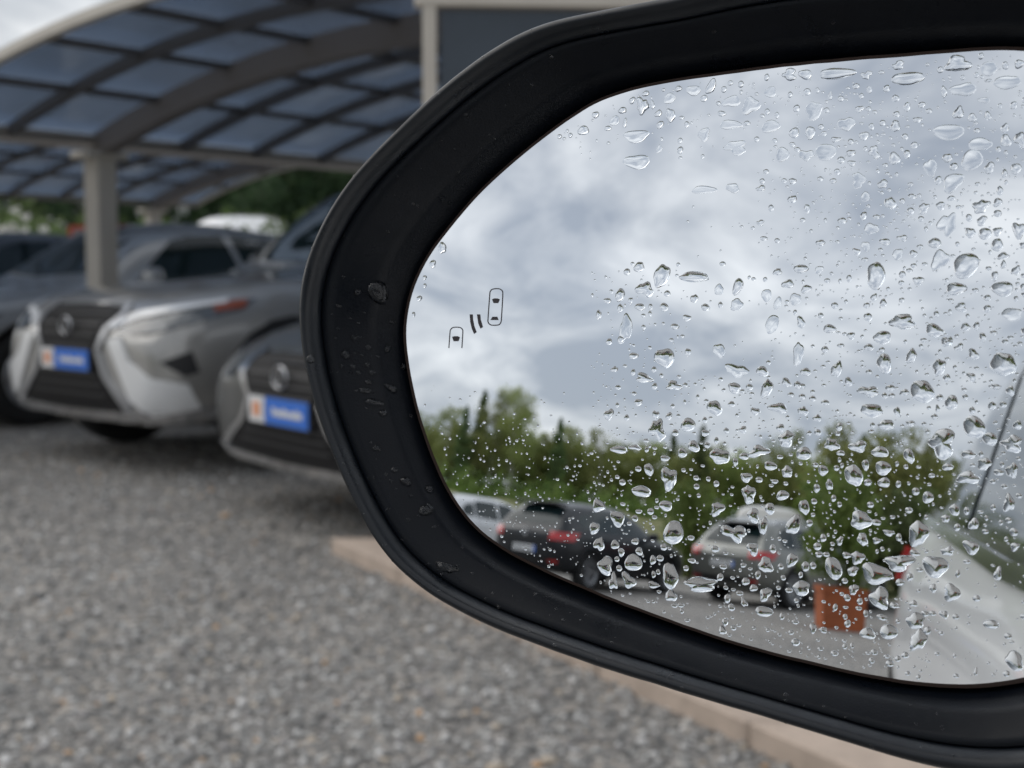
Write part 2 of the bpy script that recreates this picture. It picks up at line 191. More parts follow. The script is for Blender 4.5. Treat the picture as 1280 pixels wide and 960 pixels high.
BEZEL_DROPS="""-83.1,14.8,5.24,6.30 -87.3,14.6,2.21,1.87 -91.0,11.1,1.79,1.12 -85.8,10.0,1.32,0.74 -81.5,8.4,2.17,1.11 -88.6,8.5,1.11,0.75 -86.9,7.4,1.10,0.74 -87.1,4.0,2.65,1.67 -84.3,1.9,1.75,1.66 -81.5,2.0,1.95,2.58 -88.6,-0.1,2.44,2.60 -86.8,0.3,1.32,0.74 -85.3,0.0,1.32,0.74 -84.0,-2.2,1.75,1.48 -86.8,-2.8,1.76,1.48 -89.0,-2.9,1.11,1.12 -78.6,-2.0,1.94,1.83 -85.4,-4.2,1.75,1.29 -82.8,-4.0,1.74,1.66 -82.4,-0.1,1.09,0.92 -91.1,3.6,1.12,0.93 -90.8,5.8,1.11,0.93 -83.2,-6.2,1.96,1.47 -83.5,-8.2,3.05,1.84 -79.2,-7.3,3.88,2.19 -81.3,-10.9,5.63,1.83 -79.2,-13.2,1.94,2.19 -75.4,-10.3,1.70,1.09 -75.3,-13.4,1.49,0.91 -78.8,-21.4,2.58,1.45 -74.4,-26.0,1.70,1.62 -74.4,-28.5,1.06,0.90 -71.6,-28.5,2.95,2.51 -67.5,-30.0,2.50,2.32 -69.9,-31.6,1.05,0.89 -66.2,-34.5,3.31,3.55 -94.2,-1.7,2.03,2.62 -57.9,-46.5,5.66,2.44 48.9,-59.1,3.14,2.04"""
PXFIT=[[901.257, 461.551], [5.80581, 0.19435], [0.331165, -6.00301], [-0.000230518, -0.00952861], [0.00990467, 0.000451772]]
ICON_CAR=[(-54.18, 16.38), (-53.21, 16.3), (-52.5, 15.84), (-52.36, 15.17), (-52.31, 13.92), (-52.28, 9.76), (-52.35, 8.82), (-52.71, 8.26), (-53.42, 8.08), (-54.62, 8.07), (-55.28, 8.27), (-55.71, 8.78), (-55.78, 9.72), (-55.75, 14.96), (-55.69, 15.69), (-55.24, 16.21)]
ICON_CAR2=[(-65.76, 2.62), (-65.73, 6.12), (-65.61, 6.86), (-65.1, 7.34), (-64.04, 7.48), (-62.94, 7.37), (-62.38, 6.91), (-62.25, 6.17), (-62.23, 2.69)]
ICON_F=[(-55.07, 13.95), (-54.48, 14.16), (-53.64, 14.17), (-53.03, 13.96), (-53.39, 13.08), (-54.59, 13.08)]
ICON_R=[(-54.64, 9.98), (-53.4, 10.0), (-53.0, 9.25), (-55.11, 9.23)]
ICON_F2=[(-65.06, 5.22), (-64.45, 5.4), (-63.53, 5.41), (-62.94, 5.17), (-63.29, 4.26), (-64.58, 4.23)]
ICON_W1=[(-60.73, 10.47), (-59.9, 10.48), (-59.73, 9.26), (-59.28, 7.79), (-58.56, 6.44), (-59.19, 5.99), (-59.89, 7.16), (-60.43, 8.73)]
ICON_W2=[(-58.78, 10.49), (-57.92, 10.5), (-57.68, 9.28), (-56.97, 7.62), (-57.58, 7.23), (-58.28, 8.44)]
# ---------------------------------------------------------------- ground
def ground_material(name, kind):
    m = bpy.data.materials.new(name); m.use_nodes = True; t = m.node_tree; b = t.nodes['Principled BSDF']
    L = t.links.new; tcn = t.nodes.new('ShaderNodeTexCoord')
    big = t.nodes.new('ShaderNodeTexNoise'); big.inputs['Scale'].default_value = 0.7; big.inputs['Detail'].default_value = 5; L(tcn.outputs['Object'], big.inputs['Vector'])
    if kind == 'gravel':
        vo = t.nodes.new('ShaderNodeTexVoronoi'); vo.inputs['Scale'].default_value = 42; vo.inputs['Randomness'].default_value = 1.0; L(tcn.outputs['Object'], vo.inputs['Vector'])
        sp = t.nodes.new('ShaderNodeSeparateColor'); L(vo.outputs['Color'], sp.inputs[0])
        r = t.nodes.new('ShaderNodeValToRGB'); L(sp.outputs[0], r.inputs[0]); E = r.color_ramp.elements
        E[0].position = 0; E[0].color = (0.15, 0.145, 0.138, 1); E[1].position = 1; E[1].color = (0.55, 0.53, 0.50, 1)
        for p, c in ((.45, (.27, .26, .248, 1)), (.8, (.37, .357, .34, 1)), (.93, (.44, .39, .34, 1))): q = E.new(p); q.color = c
        mx = t.nodes.new('ShaderNodeMix'); mx.data_type = 'RGBA'; mx.blend_type = 'MULTIPLY'; mx.inputs[0].default_value = 1
        r2 = t.nodes.new('ShaderNodeValToRGB'); L(big.outputs['Fac'], r2.inputs[0]); r2.color_ramp.elements[0].position = .3; r2.color_ramp.elements[0].color = (.74, .735, .73, 1); r2.color_ramp.elements[1].position = .7; r2.color_ramp.elements[1].color = (1.03, 1.02, 1.0, 1)
        L(r.outputs[0], mx.inputs[6]); L(r2.outputs[0], mx.inputs[7]); L(mx.outputs[2], b.inputs['Base Color'])
        bp = t.nodes.new('ShaderNodeBump'); bp.inputs['Strength'].default_value = 0.9; bp.inputs['Distance'].default_value = 0.02; bp.invert = True
        L(vo.outputs['Distance'], bp.inputs['Height']); L(bp.outputs[0], b.inputs['Normal']); b.inputs['Roughness'].default_value = 0.75
    else:
        n = t.nodes.new('ShaderNodeTexNoise'); n.inputs['Scale'].default_value = 3.5; n.inputs['Detail'].default_value = 8; L(tcn.outputs['Object'], n.inputs['Vector'])
        r = t.nodes.new('ShaderNodeValToRGB'); L(n.outputs['Fac'], r.inputs[0]); E = r.color_ramp.elements
        E[0].position = .35; E[0].color = (.035, .06, .016, 1); E[1].position = .68; E[1].color = (.33, .27, .11, 1); q = E.new(.5); q.color = (.14, .155, .05, 1)
        L(r.outputs[0], b.inputs['Base Color']); b.inputs['Roughness'].default_value = 0.9
        bp = t.nodes.new('ShaderNodeBump'); bp.inputs['Strength'].default_value = 1; bp.inputs['Distance'].default_value = 0.15; L(n.outputs['Fac'], bp.inputs['Height']); L(bp.outputs[0], b.inputs['Normal'])
    return m
M_gravel = ground_material('gravel', 'gravel'); M_grass = ground_material('rough_grass', 'grass')
def sheet(name, x0, x1, y0, y1, z, m):
    return tag(link(name, mesh(name, [(x0, y0, z), (x1, y0, z), (x1, y1, z), (x0, y1, z)], [(0, 1, 2, 3)]), m), kind='structure')
sheet('ground', -900, 900, -900, 900, -0.02, M_grass)
sheet('gravel_yard', -34, 30, -23, 36, 0.0, M_gravel)
# grass bank behind the parked cars that the mirror shows: a low mound
def bank():
    V = []; F = []; nx, ny = 60, 14
    for j in range(ny + 1):
        for i in range(nx + 1):
            a = R(196 + 62 * i / nx); d = 25 + 40 * j / ny
            h = 2.0 * (1 - math.cos(math.pi * min(1, j / 6))) / 2 + 0.12 * math.sin(i * 1.7) * (j > 1) + 0.1 * math.sin(j * 2 + i * .6)
            V.append((d * math.sin(a), d * math.cos(a), h - 0.06 if j else -0.3))
    for j in range(ny):
        for i in range(nx):
            k = j * (nx + 1) + i; F.append((k, k + nx + 1, k + nx + 2, k + 1))
    tag(link('grass_bank', mesh('grass_bank', V, F), M_grass, smooth=True), kind='structure')
bank()
# loose stones, near field
def stones():
    ico = bmesh.new(); bmesh.ops.create_icosphere(ico, subdivisions=1, radius=1.0)
    bv = np.array([v.co[:] for v in ico.verts]); bf = np.array([[v.index for v in f.verts] for f in ico.faces]); ico.free()
    n = 30000
    Y = 2.1 + 6.6 * rng.random(n) ** 1.7; X = -0.46 * Y - 0.2 + rng.random(n) * (0.46 * Y + 1.3)
    s = 0.0042 + 0.0078 * rng.random(n) ** 2.2; s[rng.random(n) < .025] *= 1.6
    V = bv[None] * (1 + 0.28 * (rng.random((n, len(bv), 1)) - .5)) * (s[:, None, None] * (0.7 + .7 * rng.random((n, 1, 3))))
    a = rng.random(n) * 6.283; c, sn = np.cos(a)[:, None], np.sin(a)[:, None]
    Vx = V[:, :, 0] * c - V[:, :, 1] * sn; Vy = V[:, :, 0] * sn + V[:, :, 1] * c
    V = np.stack([Vx + X[:, None], Vy + Y[:, None], V[:, :, 2] * .75 + s[:, None] * .35], -1).reshape(-1, 3)
    Fq = (bf[None] + (np.arange(n) * len(bv))[:, None, None]).reshape(-1, 3)
    me = quick('loose_gravel', V, Fq)
    pal = np.array([(.09, .088, .085), (.14, .137, .132), (.19, .185, .178), (.25, .245, .235), (.36, .35, .34), (.27, .23, .185), (.34, .22, .13), (.17, .16, .155)])
    ci = rng.choice(len(pal), n, p=[.16, .20, .22, .17, .105, .045, .006, .094]); cols = np.concatenate([pal[ci] * np.array([1.84, 1.86, 1.87]) * (0.85 + .3 * rng.random((n, 1))), np.ones((n, 1))], 1)
    damp = .5 + .5 * (np.sin(X * 1.9 + 1.3 * np.sin(Y * 1.1)) * np.sin(Y * 1.5 + .7 + np.sin(X * 2.3))); cols[:, :3] *= (.72 + .36 * np.clip(damp + .25 * (rng.random(n) - .5), 0, 1))[:, None]
    at = me.color_attributes.new('stone', 'FLOAT_COLOR', 'POINT'); at.data.foreach_set('color', np.repeat(cols, len(bv), 0).astype(np.float32).ravel())
    m = bpy.data.materials.new('stone'); m.use_nodes = True; t = m.node_tree; b = t.nodes['Principled BSDF']; a_ = t.nodes.new('ShaderNodeVertexColor'); a_.layer_name = 'stone'
    t.links.new(a_.outputs[0], b.inputs['Base Color']); b.inputs['Roughness'].default_value = 0.62
    tag(link('loose_gravel', me, m), 'grey loose gravel stones covering the yard', 'gravel', kind='stuff')
stones()
# paved strip of pale slabs with its corner out in the gravel
def paving():
    root = empty('paving', (-0.68, 5.035, 0)); tag(root, kind='structure')
    e = Vector((1.277, -2.222, 0)).normalized(); f = Vector((1.0, -0.03, 0)).normalized()
    ms = mat('paving_slab', (0.43, 0.35, 0.29), 0.8, var=0.22, vscale=9, bump=0.5, bscale=90, objvar=0.12)
    bed = link('paving_bed', mesh('paving_bed', [tuple(e * a + f * b + Vector((0, 0, .035))) for a, b in ((0.01, .01), (3.6, .01), (3.6, 2.6), (.01, 2.6))], [(0, 1, 2, 3)]), mat('joint_sand', (0.10, 0.09, 0.08), 0.9, var=.3), root)
    sl = []
    for q in range(3):
        bm = bmesh.new(); hx, hy = 0.298, 0.148
        vv = [bm.verts.new(e * a + f * b + Vector((0, 0, z))) for z in (-.02, .058 + .002 * q) for a, b in ((0, 0), (2 * hx, 0), (2 * hx, 2 * hy), (0, 2 * hy))]
        for q_ in ((0, 1, 2, 3), (4, 5, 6, 7), (0, 1, 5, 4), (1, 2, 6, 5), (2, 3, 7, 6), (3, 0, 4, 7)): bm.faces.new([vv[i] for i in q_])
        bmesh.ops.recalc_face_normals(bm, faces=bm.faces); bmesh.ops.bevel(bm, geom=[x for x in bm.edges], offset=.006, segments=1, affect='EDGES')
        sl.append(bm_mesh('slab', bm)); sl[-1].materials.append(ms)
    for i in range(6):
        for j in range(8):
            o = link('slab', sl[(i * 3 + j * 5) % 3], None, root); o.location = e * (i * .604) + f * (j * .304)
paving()

# ---------------------------------------------------------------- carports
M_frame = mat('carport_frame', (0.54, 0.50, 0.44), 0.45, var=0.08, vscale=3, bump=.1)
M_frame_d = mat('carport_purlin', (0.11, 0.105, 0.105), 0.5)
def panel_material():
    m = bpy.data.materials.new('tinted_panel'); m.use_nodes = True; t = m.node_tree; t.nodes.clear(); L = t.links.new
    tcn = t.nodes.new('ShaderNodeTexCoord'); n = t.nodes.new('ShaderNodeTexNoise'); n.inputs['Scale'].default_value = 1.6; n.inputs['Detail'].default_value = 6
    mp = t.nodes.new('ShaderNodeMapping'); mp.inputs['Scale'].default_value = (1, 4, 1); L(tcn.outputs['Object'], mp.inputs[0]); L(mp.outputs[0], n.inputs['Vector'])
    r = t.nodes.new('ShaderNodeValToRGB'); L(n.outputs['Fac'], r.inputs[0]); r.color_ramp.elements[0].position = .3; r.color_ramp.elements[0].color = (.43, .49, .575, 1); r.color_ramp.elements[1].position = .75; r.color_ramp.elements[1].color = (.58, .64, .73, 1)
    tr = t.nodes.new('ShaderNodeBsdfTransparent'); L(r.outputs[0], tr.inputs[0])
    df = t.nodes.new('ShaderNodeBsdfTranslucent'); df.inputs[0].default_value = (.56, .63, .73, 1)
    m1 = t.nodes.new('ShaderNodeMixShader'); m1.inputs[0].default_value = .33; L(tr.outputs[0], m1.inputs[1]); L(df.outputs[0], m1.inputs[2])
    gl = t.nodes.new('ShaderNodeBsdfGlossy'); gl.inputs['Roughness'].default_value = .12; gl.inputs[0].default_value = (.8, .85, .9, 1)
    fr = t.nodes.new('ShaderNodeFresnel'); fr.inputs[0].default_value = 1.4
    m2 = t.nodes.new('ShaderNodeMixShader'); L(fr.outputs[0], m2.inputs[0]); L(m1.outputs[0], m2.inputs[1]); L(gl.outputs[0], m2.inputs[2])
    o = t.nodes.new('ShaderNodeOutputMaterial'); L(m2.outputs[0], o.inputs[0]); return m
M_panel = panel_material()
CU = Vector((0.6, 0.8, 0)); CN = Vector((0.8, -0.6, 0))
SPAN = 6.2
def arch(s):   # height above the eave across the span
    q = 1 - abs(2 * s / SPAN - 1) ** 2.15
    return 0.49 * q
def carport(loc, t0, t1, pitch, posts, label, screens=False):
    root = empty('carport', loc); tag(root, label, 'carport', 'arched carports')
    ze = 1.97; rows = 9; ss = [SPAN * i / rows for i in range(rows + 1)]
    def at(t, s, dz=0.0): return CU * t + CN * s + Vector((0, 0, ze + arch(s) + dz))
    nb = int(round((t1 - t0) / pitch))
    fine = [SPAN * i / 36 for i in range(37)]
    def rib(wd, hd, mname):
        V = []; F = []
        for s in fine:
            for (a, b) in ((-wd, -hd), (wd, -hd), (wd, 0.01), (-wd, .01)): V.append(at(a, s, b))
        for i in range(len(fine) - 1):
            for k in range(4): F.append((i * 4 + k, i * 4 + (k + 1) % 4, i * 4 + 4 + (k + 1) % 4, i * 4 + 4 + k))
        F += [(0, 1, 2, 3), tuple(len(V) - 4 + k for k in (3, 2, 1, 0))]
        return mesh('rib', V, F)
    thin, thick = rib(.025, .06, 'a'), rib(.06, .15, 'b'); thin.materials.append(M_frame_d); thick.materials.append(mat('carport_rib', (.22, .195, .18), .5))
    gab = rib(.03, .045, 'c'); gab.materials.append(M_frame)
    for i in range(nb + 1):
        t = t0 + i * pitch; end = i in (0, nb)
        o = link('rib', gab if end else (thick if any(abs(t - p) < .01 for p in posts) else thin), None, root); o.location = CU * t
    pan = []
    for j in range(rows):   # one pane mesh per row, shared along the length
        V = []; F = []; k = 4
        for q in range(k + 1):
            s = ss[j] + .004 + (ss[j + 1] - ss[j] - .008) * q / k
            for dz in (.012, .022):
                V.append(at(.004, s, dz)); V.append(at(pitch - .004, s, dz))
        for q in range(k):
            a = q * 4; F += [(a, a + 1, a + 5, a + 4), (a + 2, a + 6, a + 7, a + 3), (a, a + 4, a + 6, a + 2), (a + 1, a + 3, a + 7, a + 5)]
        F += [(0, 2, 3, 1), (k * 4, k * 4 + 1, k * 4 + 3, k * 4 + 2)]
        me = mesh('roof_panel', V, F); me.materials.append(M_panel); pan.append(me)
    for i in range(nb):
        for j in range(rows):
            o = link('roof_panel', pan[j], None, root); o.location = CU * (t0 + i * pitch)
    rot = Matrix.Rotation(math.atan2(CU.y, CU.x), 3, 'Z'); L_ = t1 - t0; mid = (t0 + t1) / 2
    for j in range(1, rows):
        c = at(mid, ss[j], -.012); box('purlin', c, (L_ - .02, .05, .04), M_frame_d, root, rot)
    for s in (0, SPAN):
        box('eave_beam', at(mid, s, -.025), (L_ + .06, .08, .065), mat('carport_eave', (.27, .245, .22), .5), root, rot)
        for p in posts:
            bm = bmesh.new(); c = CU * p + CN * s
            box_bm(bm, (c.x, c.y, (ze - .1) / 2), (.16, .16, ze - .1), rot, .012); box_bm(bm, (c.x, c.y, ze - .13), (.34, .2, .05), rot, .01); box_bm(bm, (c.x, c.y, .012), (.3, .3, .024), rot)
            link('post', bm_mesh('post', bm), M_frame, root)
    return root
carport((-2.82, 9.4, 0), -1.4, 3.5, 0.7, (-1.4, 0.0, 3.5), 'near arched carport with tinted panels and beige post behind the silver SUV')
p2_ = Vector((-2.82, 9.4, 0)) - CN * (SPAN + .3)
carport(p2_, -2.1, 6.3, 0.7, (-2.1, 5.6), 'farther arched carport seen beneath the eave of the near one')
# beige framed screen that closes the near side
def screen():
    c0 = Vector((-0.275, 4.62, 0)); d = Vector((1.0, 0.06, 0)).normalized(); root = empty('screen_wall', c0)
    tag(root, 'beige framed dark panel screen rising behind the top of the door mirror', 'screen')
    rot = Matrix.Rotation(math.atan2(d.y, d.x), 3, 'Z'); Lw = 1.4; hz = 1.96
    for a in (0, Lw): box('post', d * a + Vector((0, 0, hz / 2)), (.046, .06, hz), M_frame, root, rot, .005)
    box('top_rail', d * (Lw / 2) + Vector((0, 0, hz - .002)), (Lw + .10, .07, .06), M_frame, root, rot, .007)
    box('bottom_rail', d * (Lw / 2) + Vector((0, 0, .32)), (Lw - .05, .05, .05), M_frame, root, rot, .005)
    mp = mat('screen_panel', (.045, .06, .08), .35, var=.2, vscale=2)
    for k in range(2): box('panel', d * (.03 + .67 * (k + .5)) + Vector((0, 0, 1.135)), (.655, .018, 1.57), mp, root, rot)
    box('mullion', d * .7 + Vector((0, 0, 1.135)), (.028, .034, 1.57), M_frame, root, rot)
screen()
# ---------------------------------------------------------------- cars (local x forward, y left, z up, origin at the middle on the ground)
def body_mesh(S, L, arches, wr_, flare=0.0, n=84):
    S = sorted(S); A = np.array(S, float); xs = A[:, 0]; X = np.concatenate([np.linspace(0, .5, 14)[:-1], np.linspace(.5, L - .6, n)[:-1], np.linspace(L - .6, L, 22)])
    cols = [pchip(xs, A[:, i], X) for i in range(1, 6)]
    cnt = [3, 3, 4, 5, 4, 7, 4, 5]
    rings = []
    for i, x in enumerate(X):
        zb, zs, zt, wd, wt = [c[i] for c in cols]
        bul = sum(flare * math.exp(-((x - a) / .42) ** 2) for a in arches)
        h = zs - zb; fl = 1 + bul / max(wd, .1)
        P = [(0, zb), (.80 * wd, zb), (.955 * wd * fl, zb + .16 * h), (1.0 * wd * fl, zb + .48 * h), (.985 * wd * (1 + .5 * bul / wd), zs - .16 * h), (.945 * wd, zs)]
        up = zt - zs; P += [(wt, zs + up * .88 - .012), (wt * .6, zt - .012), (0, zt)]
        pts = []
        for k in range(8):
            for q in range(cnt[k]):
                t = q / cnt[k]; pts.append((P[k][0] + (P[k + 1][0] - P[k][0]) * t, P[k][1] + (P[k + 1][1] - P[k][1]) * t))
        pts.append(P[-1]); pts = np.array(pts)
        for _ in range(2): pts[1:-1] = (pts[:-2] + 2 * pts[1:-1] + pts[2:]) / 4
        ring = [(x - L / 2, y, z) for y, z in pts] + [(x - L / 2, -y, z) for y, z in pts[-2:0:-1]]
        rings.append(np.array(ring))
    def cap(r, sg):
        c = r.mean(0); out = []
        for s, dx in ((.97, .018), (.9, .034), (.75, .046), (.45, .054), (.15, .056)):
            q = c + (r - c) * s; q[:, 0] = r[:, 0] + sg * dx; out.append(q)
        return out
    rings = cap(rings[0], -1)[::-1] + rings + cap(rings[-1], 1)
    V = np.concatenate(rings); m = len(rings[0]); F = []
    for i in range(len(rings) - 1):
        for k in range(m): F.append((i * m + k, i * m + (k + 1) % m, (i + 1) * m + (k + 1) % m, (i + 1) * m + k))
    F.append(tuple(range(m))); F.append(tuple((len(rings) - 1) * m + k for k in range(m))[::-1])
    bm = bmesh.new(); bv = [bm.verts.new(v) for v in V]
    for f in F: bm.faces.new([bv[i] for i in f])
    bmesh.ops.recalc_face_normals(bm, faces=bm.faces); bvh = BVHTree.FromBMesh(bm); me = bm_mesh('body', bm)
    # wheel wells cut out of the closed shell
    cb = bmesh.new()
    for a in arches:
        for sgn in (-1, 1):
            r = bmesh.ops.create_cone(cb, segments=40, radius1=wr_ + .055, radius2=wr_ + .055, depth=.62, cap_ends=True, cap_tris=False)
            bmesh.ops.rotate(cb, verts=r['verts'], cent=(0, 0, 0), matrix=Matrix.Rotation(R(90), 3, 'X')); bmesh.ops.translate(cb, verts=r['verts'], vec=(a - L / 2, sgn * .95, wr_))
    cut = bpy.data.objects.new('cut', bm_mesh('cut', cb)); cut.data.materials.append(M_trim); COL.objects.link(cut); o = bpy.data.objects.new('tmp', me); COL.objects.link(o)
    o.data.materials.append(M_black)
    md = o.modifiers.new('b', 'BOOLEAN'); md.operation = 'DIFFERENCE'; md.object = cut; md.solver = 'EXACT'; md.material_mode = 'TRANSFER'
    dg = bpy.context.evaluated_depsgraph_get(); dg.update(); res = bpy.data.meshes.new_from_object(o.evaluated_get(dg))
    bpy.data.objects.remove(o); bpy.data.objects.remove(cut)
    res.polygons.foreach_set('use_smooth', [True] * len(res.polygons)); res.name = 'body'
    return res, bvh
AX = {'front': (Vector((-1, 0, 0)), Vector((0, 1, 0))), 'rear': (Vector((1, 0, 0)), Vector((0, 1, 0))), 'left': (Vector((0, -1, 0)), Vector((1, 0, 0))), 'right': (Vector((0, 1, 0)), Vector((1, 0, 0)))}
def proj(name, bvh, outline, view, m, parent, off=.006, res=.05, yaw=0.0, smooth=True):
    """lay an outline (horizontal, z) on the body surface as a thin raised piece"""
    ref = Vector((0, 0, 0))
    if isinstance(view, str): d, e1 = AX[view]
    else: d, e1, ref = view
    pts = []; k = len(outline)
    for i in range(k):
        a, b = outline[i], outline[(i + 1) % k]; nseg = max(1, int(math.dist(a, b) / res))
        for q in range(nseg): pts.append((a[0] + (b[0] - a[0]) * q / nseg, a[1] + (b[1] - a[1]) * q / nseg))
    nb = len(pts); xs = [p[0] for p in pts]; zs = [p[1] for p in pts]
    g = [Vector(p) for p in pts]
    def inside(x, z):
        c = False; j = nb - 1
        for i in range(nb):
            if (pts[i][1] > z) != (pts[j][1] > z) and x < (pts[j][0] - pts[i][0]) * (z - pts[i][1]) / (pts[j][1] - pts[i][1]) + pts[i][0]: c = not c
            j = i
        return c
    x = min(xs) + res
    while x < max(xs):
        z = min(zs) + res
        while z < max(zs):
            if inside(x, z) and min((p[0] - x) ** 2 + (p[1] - z) ** 2 for p in pts) > (res * .45) ** 2: g.append(Vector((x, z)))
            z += res
        x += res
    vo, _, fo, _, _, _ = delaunay_2d_cdt(g, [], [list(range(nb))], 1, 1e-5)
    V = []; Nn = []
    for p in vo:
        org = ref + e1 * p.x + Vector((0, 0, p.y)) - d * 6
        h = bvh.ray_cast(org, d, 12)
        if h[0] is None:
            h = bvh.find_nearest(org + d * 4.2)
        V.append(h[0]); n = h[1]; Nn.append(n if n.dot(d) < 0 else -n)
    F = [tuple(f) for f in fo]
    # edges used once = rim
    cnt = {}
    for f in F:
        for i in range(len(f)): e = (f[i], f[(i + 1) % len(f)]); cnt[tuple(sorted(e))] = cnt.get(tuple(sorted(e)), []) + [e]
    nv = len(V); W = [v + n * off for v, n in zip(V, Nn)] + [v - n * .006 for v, n in zip(V, Nn)]
    F2 = list(F)
    for e in cnt.values():
        if len(e) == 1: a, b = e[0]; F2.append((b, a, a + nv, b + nv))
    bm = bmesh.new(); bv = [bm.verts.new(v) for v in W]
    for f in F2:
        try: bm.faces.new([bv[i] for i in f])
        except ValueError: pass
    bmesh.ops.delete(bm, geom=[v for v in bm.verts if not v.link_faces], context='VERTS')
    bmesh.ops.recalc_face_normals(bm, faces=bm.faces)
    nf = sum(1 for f in bm.faces if f.normal.dot(d) < 0)
    if nf * 2 < len(bm.faces): bmesh.ops.reverse_faces(bm, faces=bm.faces)
    o = link(name, bm_mesh(name, bm), m, parent)
    if smooth: o.data.shade_smooth(); o.data.set_sharp_from_angle(angle=R(40)) if hasattr(o.data, 'set_sharp_from_angle') else None
    return o
def mir(h): return h + [(-y, z) for y, z in h[::-1] if abs(y) > 1e-6]
WHEELS = {}
def wheel(parent, x, y, r, side):
    key = round(r, 3)
    if key not in WHEELS:
        wd = .11
        V, F = lathe([(r * .62, -wd), (r * .93, -wd), (r * .985, -wd * .8), (r, -wd * .4), (r, wd * .4), (r * .985, wd * .8), (r * .93, wd), (r * .66, wd), (r * .64, wd * .7), (r * .62, -wd)], 36)
        t = mesh('tyre', V, F); t.materials.append(M_tyre); t.polygons.foreach_set('use_smooth', [True] * len(t.polygons))
        bm = bmesh.new()
        V, F = lathe([(r * .63, wd * .62), (r * .66, wd * .92), (r * .63, wd * .97), (r * .58, wd * .85), (r * .56, wd * .1), (r * .3, 0), (r * .02, 0)], 36)
        bv = [bm.verts.new(v) for v in V]
        for f in F: bm.faces.new([bv[i] for i in f])
        for k in range(5):
            for dq in (-.16, .16):
                a = k * 1.2566 + dq * .9; c, s = math.cos(a), math.sin(a)
                box_bm(bm, (0, 0, 0), (r * .54, .03, r * .085), Matrix.Rotation(0, 3, 'Y'))
                vs_ = bm.verts[-8:] if False else list(bm.verts)[-8:]
                for v in vs_:
                    p = v.co.copy(); p.x += r * .33; p.y += wd * .78; v.co = (p.x * c - p.z * s, p.y, p.x * s + p.z * c)
        box_bm(bm, (0, wd * .78, 0), (r * .2, .05, r * .2), None, .01)
        q = bm_mesh('rim', bm); q.materials.append(M_rim); WHEELS[key] = (t, q)
    t, q = WHEELS[key]; e = empty('wheel', (x, y, r), 0 if side > 0 else math.pi); e.parent = parent
    link('tyre', t, None, e); link('rim', q, None, e)
def plate(parent, x, y, z, w_, h_, style, facing, tilt=0):
    e = empty('number_plate', (x, y, z), 0 if facing > 0 else math.pi); e.parent = parent
    if style == 'dealer':
        box('plate_base', (0, 0, 0), (.014, w_ + .02, h_ + .02), M_trim, e, None, .004)
        box('logo_field', (.009, -w_ * .36, 0), (.006, w_ * .26, h_ * .94), M_plate_w, e); box('blue_field', (.009, w_ * .14, 0), (.006, w_ * .70, h_ * .94), M_plate_b, e)
        bm = bmesh.new(); box_bm(bm, (.0135, -w_ * .36, 0), (.003, w_ * .12, h_ * .5)); link('logo_mark', bm_mesh('logo_mark', bm), M_orange, e)
        bm = bmesh.new()
        for i, (a, b) in enumerate(((-.06, .3), (.0, .22), (.055, .22), (.11, .3), (.165, .22), (.22, .22), (.275, .22), (.33, .3), (.385, .22))): box_bm(bm, (.0135, w_ * a, h_ * (b - .3) * .5), (.003, w_ * .042, h_ * b))
        link('white_lettering', bm_mesh('white_lettering', bm), M_plate_w, e)
    else:
        box('plate_base', (0, 0, 0), (.012, w_, h_), M_plate_w, e, None, .004); box('blue_band', (.008, -w_ * .46, 0), (.006, w_ * .075, h_ * .96), M_plate_b, e)
        bm = bmesh.new()
        for i in range(7): box_bm(bm, (.008, w_ * (-.34 + .12 * i + (.03 if i > 2 else 0)), 0), (.005, w_ * (.03 + .02 * (i % 2)), h_ * .62))
        link('plate_characters', bm_mesh('plate_characters', bm), M_ink, e)
def emblem(parent, x, y, z, r, facing, style):
    bm = bmesh.new(); n = 24
    def ring(rx, rz, wd):
        v = [(bm.verts.new((0, (rx) * math.cos(t), rz * math.sin(t))), bm.verts.new((.008, (rx - wd) * math.cos(t), (rz - wd) * math.sin(t))), bm.verts.new((0.004, (rx - 2 * wd) * math.cos(t), (rz - 2 * wd) * math.sin(t)))) for t in [2 * math.pi * i / n for i in range(n)]]
        for i in range(n):
            a, b = v[i], v[(i + 1) % n]; bm.faces.new((a[0], b[0], b[1], a[1])); bm.faces.new((a[1], b[1], b[2], a[2]))
    ring(r * (1.3 if style == 'L' else 1), r, r * .11)
    if style == 'L':
        box_bm(bm, (.004, .1 * r, .0), (.008, r * .2, r * 1.5), Matrix.Rotation(R(-25), 3, 'X')); box_bm(bm, (.0045, -.3 * r, -.45 * r), (.008, r * 1.1, r * .2))
    elif style == 'VW':
        for a, yy, zz in ((20, -.22, .36), (-20, .22, .36), (18, -.5, -.1), (-18, .5, -.1), (-18, -.15, -.32), (18, .15, -.32)): box_bm(bm, (.004, yy * r, zz * r), (.007, r * .15, r * .85), Matrix.Rotation(R(a), 3, 'X'))
    else:
        for k in range(3): box_bm(bm, (.004, (k - 1) * .5 * r, .1 * r * (k % 2)), (.006, r * .2, r * .25))
    me = bm_mesh('emblem', bm); o = link('emblem', me, M_badge, parent); o.location = (x, y, z); o.rotation_euler = (0, 0, 0 if facing > 0 else math.pi)
def door_mirror(parent, x, y, z, side, m):
    bm = bmesh.new(); box_bm(bm, (x, y, z), (.12, .2, .14), None, .04); box_bm(bm, (x + .02, y - side * .12, z - .05), (.06, .14, .035))
    o = link('door_mirror', bm_mesh('door_mirror', bm), m, parent, smooth=True)
